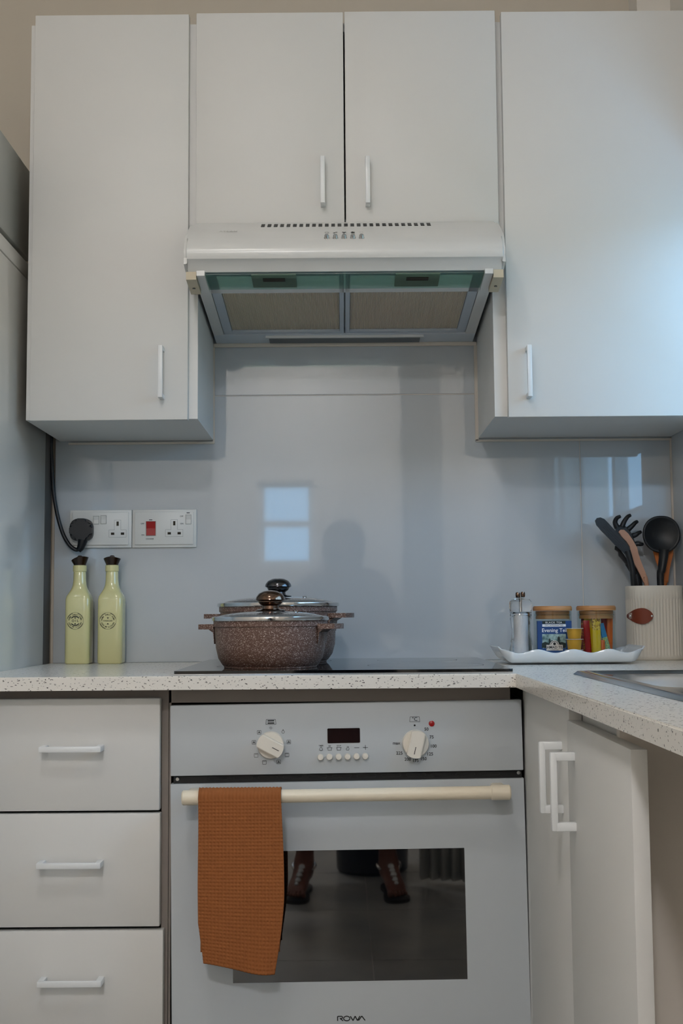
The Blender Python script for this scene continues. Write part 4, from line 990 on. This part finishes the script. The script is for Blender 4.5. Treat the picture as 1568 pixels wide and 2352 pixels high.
for px, h_, w_ in ((1283, 1461, 2.4), (1262, 1466, 2), (1268, 1470, 4), (1252, 1474, 8), (1290, 1474, 9), (1275, 1474, 9)):
    a, b = TPX(px-w_, 1488), TPX(px+w_, h_); quad(bm, [(a.x, yf-0.0001, a.z), (b.x, yf-0.0001, a.z), (b.x, yf-0.0001, b.z-0.003), ((a.x+b.x)/2, yf-0.0001, b.z), (a.x, yf-0.0001, b.z-0.003)])
obj('skyline_print', bm, 'tea_green', TB)
bm = B(); a, b = TPX(1254.5, 1494.5), TPX(1292, 1481); quad(bm, [(a.x, yf-0.0003, a.z), (b.x, yf-0.0003, a.z), (b.x, yf-0.0003, b.z), (a.x, yf-0.0003, b.z)])
cq = TPX(1273, 1482); cq.y = yf-0.00035; ring(bm, cq, 0.0, 0.0095, 20, 0, PI); obj('crest_print', bm, 'capsule_lid', TB)
bm = B(); text(bm, 'AHMAD TEA', TPX(1273, 1487)+Vector((0, -0.0006, 0)), 0.0072); text(bm, 'LONDON', TPX(1273, 1492.8)+Vector((0, -0.0006, 0)), 0.0030, sp=1.3)
ring(bm, cq+Vector((0, -0.0002, 0)), 0.0070, 0.0080, 20, 0.1, PI-0.1); ring(bm, cq+Vector((0, -0.0002, 0.0028)), 0, 0.0028, 12); obj('crest_lettering', bm, 'print_black', TB)
# three coffee capsules stacked upside down in front
names = ('bottom', 'middle', 'top')
for i, (py_r, lab) in enumerate(((1489, 'gold coffee capsule at the bottom of the stack of three'), (1465, 'gold coffee capsule in the middle of the stack of three'), (1441, 'gold coffee capsule on top of the stack of three'))):
    yy = TY-0.0445; q = P(1318, py_r, y=yy-0.0)
    zz = zt_+0.0211+i*0.0211
    T = thing('coffee_capsule', lab, 'capsule', (q.x, yy, zz-0.021), 'gold coffee capsules on the tray')
    h_ = 0.0203
    obj('cup', lathe(B(), [(0, -h_), (0.0120 if i else 0.0135, -h_), (0.0128 if i else 0.014, -h_+0.001), (0.0150, -0.0006), (0, -0.0006)], (q.x, yy, zz), 32), 'capsule_gold', T, 40)
    obj('foil_rim', lathe(B(), disc_prof(0.0182, 0.0009, 0.0003), (q.x, yy, zz-0.0006), 36), 'capsule_lid', T, 40)

# ------------------------------------------------------------------ canister and utensils
cl, cr = P(1441, 1420, y=-0.065), P(1566, 1420, y=-0.065); cy0 = -0.064
cxm, crx = (cl.x+cr.x)/2-0.0005, (cr.x-cl.x)/2; ch = 0.156; cry = 0.046
cxm = min(cxm, XR-0.003-crx)
CN = thing('utensil_canister', 'cream ribbed metal canister with a brown leather badge', 'canister', (cxm, cy0, Z0))
bm = B(); n = 440; rings = []
def cpt(a, r, h): e = 3.0; k = 1/((abs(math.cos(a))**e+abs(math.sin(a))**e)**(1/e)); return Vector((cxm+(crx+r)*k*math.cos(a), cy0+(cry+r)*k*math.sin(a), Z0+h))
hs = [(-0.002, 0.0), (0, 0.002), (0, 0.010), (0, 0.0125), (0, 0.126), (0, 0.129), (0, ch-0.002), (-0.001, ch), (-0.003, ch), (-0.0035, ch-0.003), (-0.0035, 0.004)]
for idx, (r, h) in enumerate(hs):
    rg = []
    for i in range(n):
        rib = 0.0016*(0.5-0.5*math.cos(2*PI*i*55/n)) if idx in (3, 4) else 0
        rg.append(bm.verts.new(cpt(2*PI*i/n, r-rib, h)))
    rings.append(rg)
for a, b in zip(rings[:-1], rings[1:]):
    for i in range(n): bm.faces.new((a[i], a[(i+1) % n], b[(i+1) % n], b[i]))
bm.faces.new(rings[0]); bm.faces.new(rings[-1])
obj('tin', bm, 'canister_cream', CN, 60)
q = P(1475, 1415, y=cy0-cry); yb_ = cy0-cry*1.0-0.0006
poly = []
for i in range(36):
    a = 2*PI*i/36; ca, sa = math.cos(a), math.sin(a); poly.append((q.x+0.0222*ca, q.z+0.0168*sa*(1-0.25*max(0, ca)**2)))
def bend(u, v, d):                           # badge follows the tin's curve
    t_ = min(1, abs((u-cxm)/crx)); yv = -cry*(1-t_**3)**(1/3); return Vector((u, cy0+yv+d, v))
bm = B(); lay = []
for k in (0.0, 0.25, 0.5, 0.75, 1.0): lay.append([bm.verts.new(bend(q.x+(u-q.x)*k, q.z+(v-q.z)*k, -0.0028)) for u, v in poly])
lay.append([bm.verts.new(bend(u, v, 0.0008)) for u, v in poly])
for a, b in zip(lay[:-1], lay[1:]):
    for i in range(36): bm.faces.new((a[i], a[(i+1) % 36], b[(i+1) % 36], b[i]))
bmesh.ops.remove_doubles(bm, verts=bm.verts, dist=1e-6)
BD = obj('leather_badge', bm, 'leather', CN, 40)
for dx in (-0.0192, 0.0192):
    p = bend(q.x+dx, q.z, -0.0028); obj('rivet', lathe(B(), [(0, 0.001), (0.0026, 0.001), (0.0022, -0.0008), (0, -0.0014)], p, 16, axis='y'), 'chrome', BD, 40)
def utensil(name, label, cat): return thing(name, label, cat, (cxm, cy0, Z0+0.005), 'utensils in the canister')
zb = Z0+0.005
def flat_blade(outline, y0, thick, tilt=0.0, ymid=None):
    """outline given in photo pixels on the plane y0; tilt leans it back with height"""
    bm = B(); pts = [P(px, py, y=y0) for px, py in outline]; zm = min(p.z for p in pts)
    return prism(bm, [(p.x, p.z) for p in pts], lambda u, v, d: Vector((u, y0+d+tilt*(v-zm), v)), -thick/2, thick/2)
def shaft(pts, r, flat=1.0): return tube(B(), spline(pts, 6), r if not isinstance(r, list) else [r[0]+(r[1]-r[0])*i/((len(pts)-1)*6) for i in range((len(pts)-1)*6+1)], 14, True, flat)
# slotted turner
U = utensil('slotted_turner', 'black slotted turner leaning towards the jars', 'utensil'); yU = cy0-0.018
ol = [(1366, 1196), (1370, 1190), (1378, 1188.5), (1387, 1192), (1396, 1201), (1410, 1217), (1424, 1232), (1438, 1247), (1445, 1258), (1447, 1270), (1444, 1276), (1434, 1272), (1424, 1263), (1412, 1252), (1396, 1235), (1380, 1219), (1369, 1206)]
ax0, ax1 = Vector((1384, 1208)), Vector((1428, 1255)); axd = (ax1-ax0).normalized(); axn = Vector((-axd.y, axd.x))
bl = flat_blade(ol, yU, 0.0035); tb_ = obj('blade', bl, 'silicone_black', U, 40)
for k in (-6.5, -2.2, 2.2, 6.5):
    s_, e_ = ax0+axn*k+axd*2, ax1+axn*k-axd*2
    o1 = [s_+axn*0.9, e_+axn*0.9, e_-axn*0.9, s_-axn*0.9]; obj('slot', flat_blade([(v.x, v.y) for v in o1], yU-0.0018, 0.0006), 'black', tb_)
a0 = P(1440, 1265, y=yU); a1 = P(1450, 1300, y=yU); a2 = P(1454, 1336, y=yU+0.002); a3 = Vector((a2.x+0.012, cy0+0.005, zb+0.006))
obj('handle', shaft([a0, a1, a2, a3], [0.0085, 0.0065], 0.8), 'silicone_black', U, 60)
# pasta server
U = utensil('pasta_server', 'black pasta server with curved prongs behind the turner', 'utensil'); yU = cy0+0.020
c0 = P(1440, 1224, y=yU)
bm = B()
hp = [P(px, py, y=yU) for px, py in ((1413, 1212), (1420, 1206), (1432, 1206), (1444, 1216), (1453, 1232), (1458, 1248), (1456, 1262), (1448, 1268), (1436, 1258), (1424, 1240), (1414, 1226))]
prism(bm, [(p.x, p.z) for p in hp], lambda u, v, d: Vector((u, yU+d, v)), -0.002, 0.002)
sv = obj('head', bm, 'silicone_black', U, 40)
for p4 in (((1417, 1212), (1412, 1200), (1416, 1190), (1424, 1186)), ((1428, 1210), (1433, 1198), (1441, 1187), (1447, 1183.5)), ((1442, 1216), (1451, 1208), (1458, 1201), (1463, 1198)), ((1452, 1231), (1460, 1228), (1466, 1224), (1471, 1222)), ((1456, 1251), (1463, 1249), (1470, 1250), (1475, 1250))):
    pts = [P(a, b, y=yU-0.010*(i/3)**2) for i, (a, b) in enumerate(p4)]
    obj('prong', tube(B(), spline(pts, 5), [0.0062-0.0026*i/15 for i in range(16)], 10), 'silicone_black', sv, 60)
obj('handle', shaft([P(1446, 1262, y=yU), P(1458, 1300, y=yU), P(1466, 1338, y=yU), Vector((P(1468, 1345, y=yU).x+0.010, cy0+0.024, zb+0.006))], [0.0080, 0.0075]), 'silicone_black', U, 60)
# tan spoon seen from the back
U = utensil('tan_spoon', 'speckled tan cooking spoon in front of the pasta server', 'utensil'); yU = cy0-0.004
obj('head', flat_blade([(1420, 1222), (1424, 1217), (1432, 1217), (1442, 1226), (1453, 1242), (1462, 1258), (1465, 1272), (1469, 1284), (1475, 1300), (1480, 1312), (1487, 1330), (1488, 1338), (1477, 1338), (1470, 1322), (1462, 1306), (1454, 1292), (1449, 1283), (1448, 1268), (1445, 1255), (1438, 1244), (1428, 1234)], yU, 0.006), 'pink_wood', U, 40)
obj('handle', shaft([P(1478, 1326, y=yU), P(1484, 1342, y=yU), Vector((P(1486, 1342, y=yU).x+0.015, cy0, zb+0.006))], 0.0052), 'pink_wood', U, 60)
# black spoon behind the turner (only its edge shows)
U = utensil('black_spatula', 'black spatula mostly hidden behind the slotted turner', 'utensil'); yU = cy0+0.002
obj('head', flat_blade([(1412, 1254), (1418, 1256), (1432, 1274), (1442, 1290), (1450, 1312), (1444, 1306), (1430, 1288), (1420, 1276), (1419, 1268), (1411, 1262)], yU, 0.005), 'silicone_black', U, 40)
obj('handle', shaft([P(1440, 1294, y=yU), P(1456, 1320, y=yU), P(1464, 1340, y=yU), Vector((P(1470, 1350, y=yU).x+0.012, cy0+0.006, zb+0.006))], [0.0055, 0.006]), 'silicone_black', U, 60)
# big ladle spoon, back of bowl towards us
U = utensil('serving_spoon', 'large black serving spoon with a broad round bowl', 'utensil'); yU = cy0-0.012
bc = P(1522, 1228, y=yU); bxr_ = P(1564.5, 1228, y=yU).x-bc.x; bzr = P(1522, 1185, y=yU).z-bc.z
bm = B(); rgs = []
NS = 48
for k in range(0, 13):
    t_ = k/12; rg = []
    for i in range(NS):
        a = 2*PI*i/NS; sq = 1.0; ee = 2.25; kk = 1/((abs(math.cos(a))**ee+abs(math.sin(a))**ee)**(1/ee)); wsh = 1-0.13*max(0, -math.sin(a))**1.5
        rg.append(bm.verts.new((bc.x+bxr_*t_*kk*math.cos(a)*wsh, yU+0.010-0.0*t_+0.016*(1-t_*t_), bc.z+bzr*t_*kk*math.sin(a)*(1.0 if math.sin(a) > 0 else 0.94))))
    rgs.append(rg)
ctr = rgs[0][0]
for a, b in zip(rgs[1:-1], rgs[2:]):
    for i in range(NS): bm.faces.new((a[i], a[(i+1) % NS], b[(i+1) % NS], b[i]))
for i in range(NS): bm.faces.new((ctr, rgs[1][i], rgs[1][(i+1) % NS]))
for v in rgs[0][1:]: bm.verts.remove(v)
bw_ = obj('bowl', bm, 'silicone_black', U, 60); sm = bw_.modifiers.new('thickness', 'SOLIDIFY'); sm.thickness = 0.004; sm.offset = 0
obj('handle', shaft([P(1524, 1262, y=yU+0.010), P(1523, 1280, y=yU+0.010), P(1519, 1308, y=yU+0.008), P(1516, 1336, y=yU+0.008), Vector((P(1512, 1345, y=yU).x+0.008, cy0-0.018, zb+0.007))], [0.0150, 0.0085], 0.7), 'silicone_black', U, 60)
U = utensil('wooden_spoon', 'orange wooden spoon peeking out behind the serving spoon', 'utensil'); yU = cy0+0.018
mat('orange_wood', (196, 112, 52), 0.55)
obj('head', flat_blade([(1499, 1254), (1510, 1240), (1530, 1238), (1544, 1250), (1545, 1272), (1540, 1292), (1536, 1310), (1533, 1338), (1519, 1338), (1515, 1312), (1506, 1290), (1500, 1268)], yU, 0.006), 'orange_wood', U, 40)
obj('handle', shaft([P(1526, 1334, y=yU), Vector((P(1524, 1345, y=yU).x-0.004, cy0+0.02, zb+0.10)), Vector((P(1520, 1345, y=yU).x-0.008, cy0+0.014, zb+0.006))], 0.0055), 'orange_wood', U, 60)

# ------------------------------------------------------------------ lamp, added fill lamp, curtain, bin behind the camera
def ceiling_lamp(LX, LY, m_, label):
    T = thing('ceiling_lamp', label, 'lamp', (LX, LY, ZC))
    obj('mount', lathe(B(), [(0, 0), (0.13, 0), (0.135, -0.02), (0, -0.02)], (LX, LY, ZC), 40), 'lamp_base', T, 40)
    obj('dome', lathe(B(), [(0.12, -0.0202), (0.118, -0.045), (0.10, -0.07), (0.06, -0.088), (0, -0.094)], (LX, LY, ZC), 40), m_, T, 60)
ceiling_lamp(-0.32, -1.75, 'lamp_glow', 'round white dome lamp on the ceiling above the oven front')
ceiling_lamp(-0.30, -3.75, 'fill_lamp_glow', 'added fill lamp, a brighter round dome on the ceiling behind the photographer')  # unseen lamp, added as broad frontal fill for doors and drawers
def curtain(label, x0, x1, y0, y1, z0, z1, amp=0.03, n=9):
    bm = B(); N = 90; rows = []
    d_ = Vector((x1-x0, y1-y0, 0)); nrm = Vector((-d_.y, d_.x, 0)).normalized()
    for z in (z0, (z0+z1)/2, z1):
        rows.append([bm.verts.new(Vector((x0, y0, z))+d_*(i/N)+nrm*amp*math.sin(i/N*2*PI*n)*(0.7+0.3*(z1-z)/(z1-z0))) for i in range(N+1)])
    for a, b in zip(rows[:-1], rows[1:]):
        for i in range(N): bm.faces.new((a[i], a[i+1], b[i+1], b[i]))
    o = obj('curtain', bm, 'curtain', None, 60); sm = o.modifiers.new('thickness', 'SOLIDIFY'); sm.thickness = 0.003
    tag(o, label, 'curtain')
curtain('long pale curtain hanging to the floor behind the photographer', 0.275, 0.47, -3.14, -3.08, 0.015, 2.3, 0.018, 5)
curtain('short white curtain drawn back at the sink window', XR-0.045, XR-0.045, -1.50, -1.22, 1.18, 1.95, 0.016, 5)
T = thing('waste_bin', 'dark round waste bin on the floor behind the photographer', 'bin', (0.02, -3.42, 0))
obj('bin_body', lathe(B(), [(0, 0), (0.13, 0), (0.14, 0.01), (0.155, 0.42), (0.15, 0.42), (0.135, 0.02), (0, 0.015)], (0.10, -3.38, 0), 40), 'bin_dark', T, 40)
obj('bin_lid', lathe(B(), [(0, 0.421), (0.158, 0.421), (0.16, 0.44), (0.12, 0.47), (0, 0.48)], (0.10, -3.38, 0), 40), 'bin_dark', T, 40)

# ------------------------------------------------------------------ the photographer, seen mirrored in the oven window
mat('jewel_silver', (226, 230, 232), 0.3, metal=0.6)
def person():
    T = thing('person', 'person in a dark dress and jewelled sandals, mirrored in the oven window', 'person', (0, -2.95, 0))
    V, E_, R_ = [], [], []
    def v(p, r, parent=None):
        V.append(Vector(p)); R_.append(r if isinstance(r, tuple) else (r, r))
        if parent is not None: E_.append((parent, len(V)-1))
        return len(V)-1
    pel = v((0, -3.13, 0.83), (0.15, 0.105))
    sp = v((0, -3.09, 0.95), (0.125, 0.09), pel); ch = v((0, -3.00, 1.09), (0.14, 0.095), sp); up = v((0, -2.94, 1.17), (0.10, 0.07), ch)
    nk = v((0, -2.90, 1.235), 0.048, up); h1 = v((0, -2.875, 1.285), 0.066, nk); h2 = v((0, -2.862, 1.335), 0.078, h1); h3 = v((0, -2.865, 1.375), 0.055, h2)
    v((0, -2.785, 1.318), 0.014, h2)
    for s in (-1, 1):
        fx = -0.157 if s < 0 else 0.152
        hp = v((s*0.085, -3.11, 0.78), 0.088, pel); kn = v((s*0.115, -2.985, 0.45), 0.056, hp); cf = v((s*0.13, -3.01, 0.32), 0.054, kn); sh_ = v((fx*0.97, -3.015, 0.16), 0.034, cf)
        an = v((fx, -3.01, 0.085), 0.036, sh_); v((fx-s*0.004, -3.045, 0.040), 0.030, an)
        md = v((fx+s*0.012, -2.945, 0.052), (0.036, 0.026), an); bl = v((fx+s*0.022, -2.875, 0.034), (0.042, 0.018), md)
        for k, (dx, dy, r) in enumerate(((-0.026, 0.045, 0.0115), (-0.008, 0.047, 0.0085), (0.006, 0.041, 0.008), (0.019, 0.033, 0.0075), (0.031, 0.022, 0.007))):
            a = v((fx+s*(0.022+dx*0.85), -2.862+dy*0.35, 0.030), r*1.05, bl); v((fx+s*(0.024+dx), -2.862+dy, 0.024), r, a)
        so = v((s*0.165, -2.955, 1.155), 0.062, up); el = v((s*0.235, -2.94, 0.93), 0.042, so); wr = v((s*0.105, -2.775, 0.975), 0.026, el)
        pm = v((s*0.080, -2.735, 0.985), (0.034, 0.018), wr)
        for k in range(4):
            a = v((s*0.062, -2.712+0.002*k, 1.015-0.021*k), 0.0090, pm); b = v((s*0.036, -2.702, 1.014-0.021*k), 0.0084, a); v((s*(0.018+0.003*abs(k-1.5)), -2.708, 1.013-0.021*k), 0.0078, b)
        a = v((s*0.075, -2.748, 1.022), 0.0105, pm); v((s*0.055, -2.742, 1.045), 0.0088, a)
    me = bpy.data.meshes.new('body'); me.from_pydata(V, E_, []); me.materials.append(MATS['skin'])
    o = bpy.data.objects.new('body', me); COL.objects.link(o); o.parent = T; o.matrix_parent_inverse = Matrix.Translation(-Vector(T.location))
    sk = o.modifiers.new('skin', 'SKIN'); sk.use_smooth_shade = True
    if not me.skin_vertices: me.attributes
    for i, d_ in enumerate(me.skin_vertices[0].data): d_.radius = R_[i]; d_.use_root = (i == 0)
    ss = o.modifiers.new('smooth', 'SUBSURF'); ss.levels = 1; ss.render_levels = 2
    # dress following the stooped torso
    bm = B(); rg = []
    for z, y, rx, ry in ((0.52, -3.05, 0.25, 0.21), (0.70, -3.09, 0.215, 0.185), (0.83, -3.125, 0.185, 0.150), (0.95, -3.085, 0.150, 0.118), (1.06, -3.015, 0.170, 0.122), (1.15, -2.955, 0.165, 0.098), (1.20, -2.925, 0.10, 0.075)):
        rg.append([bm.verts.new((rx*(1+0.03*math.sin(9*2*PI*i/48)*(z < 0.8))*math.cos(2*PI*i/48), y+ry*math.sin(2*PI*i/48), z+0.03*math.sin(2*PI*i/48)*(z > 1.0)*-1)) for i in range(48)])
    for a, b in zip(rg[:-1], rg[1:]):
        for i in range(48): bm.faces.new((a[i], a[(i+1) % 48], b[(i+1) % 48], b[i]))
    obj('dress', bm, 'dress', T, 80)
    bm = B(); lathe(bm, [(0, 0.118), (0.045, 0.108), (0.085, 0.075), (0.100, 0.025), (0.098, -0.04), (0.085, -0.10), (0.06, -0.12)], (0, -2.895, 1.325), 32, sy=0.92); obj('hair', bm, 'hair', T, 80)
    for s in (-1, 1):
        obj('eye', lathe(B(), [(0, -0.012), (0.009, -0.008), (0.012, 0), (0.009, 0.008), (0, 0.012)], (s*0.031, -2.796, 1.345), 16), 'print_white', T, 80)
    bm = B(); prism(bm, rrect(-0.024, 0.024, 1.282, 1.291, 0.004, 3), XZ, -2.812, -2.800); obj('mouth', bm, 'leather', T)
    for s in (-1, 1):
        fx = -0.157 if s < 0 else 0.152
        pts = [(fx-s*0.020, -3.075), (fx+s*0.018, -3.075), (fx+s*0.034, -3.02), (fx+s*0.040, -2.95), (fx+s*0.066, -2.88), (fx+s*0.064, -2.835), (fx+s*0.040, -2.808), (fx+s*0.002, -2.802), (fx-s*0.018, -2.825), (fx-s*0.024, -2.88), (fx-s*0.018, -2.95), (fx-s*0.030, -3.03)]
        sd = obj('sandal', prism(B(), [(a.x, a.y) for a in spline([(x, y, 0) for x, y in pts+pts[:1]], 5)[:-1]], XY, 0.0005, 0.013), 'sandal', T, 50)
        obj('ankle_strap', tube(B(), [(fx+0.041*math.cos(2*PI*i/24), -3.008+0.041*math.sin(2*PI*i/24), 0.092-0.012*math.sin(2*PI*i/24)) for i in range(25)], 0.006, 8), 'chrome', sd, 60)
        for k, (dy, z, r) in enumerate(((-2.968, 0.093, 0.013), (-2.948, 0.084, 0.011), (-2.925, 0.074, 0.012), (-2.900, 0.062, 0.011), (-2.880, 0.054, 0.008))):
            obj('jewel', lathe(B(), [(0, -r), (r*0.7, -r*0.7), (r, 0), (r*0.7, r*0.7), (0, r)], (fx+s*(0.006+0.004*k), dy, z), 12), 'jewel_silver', sd, 30)
person()
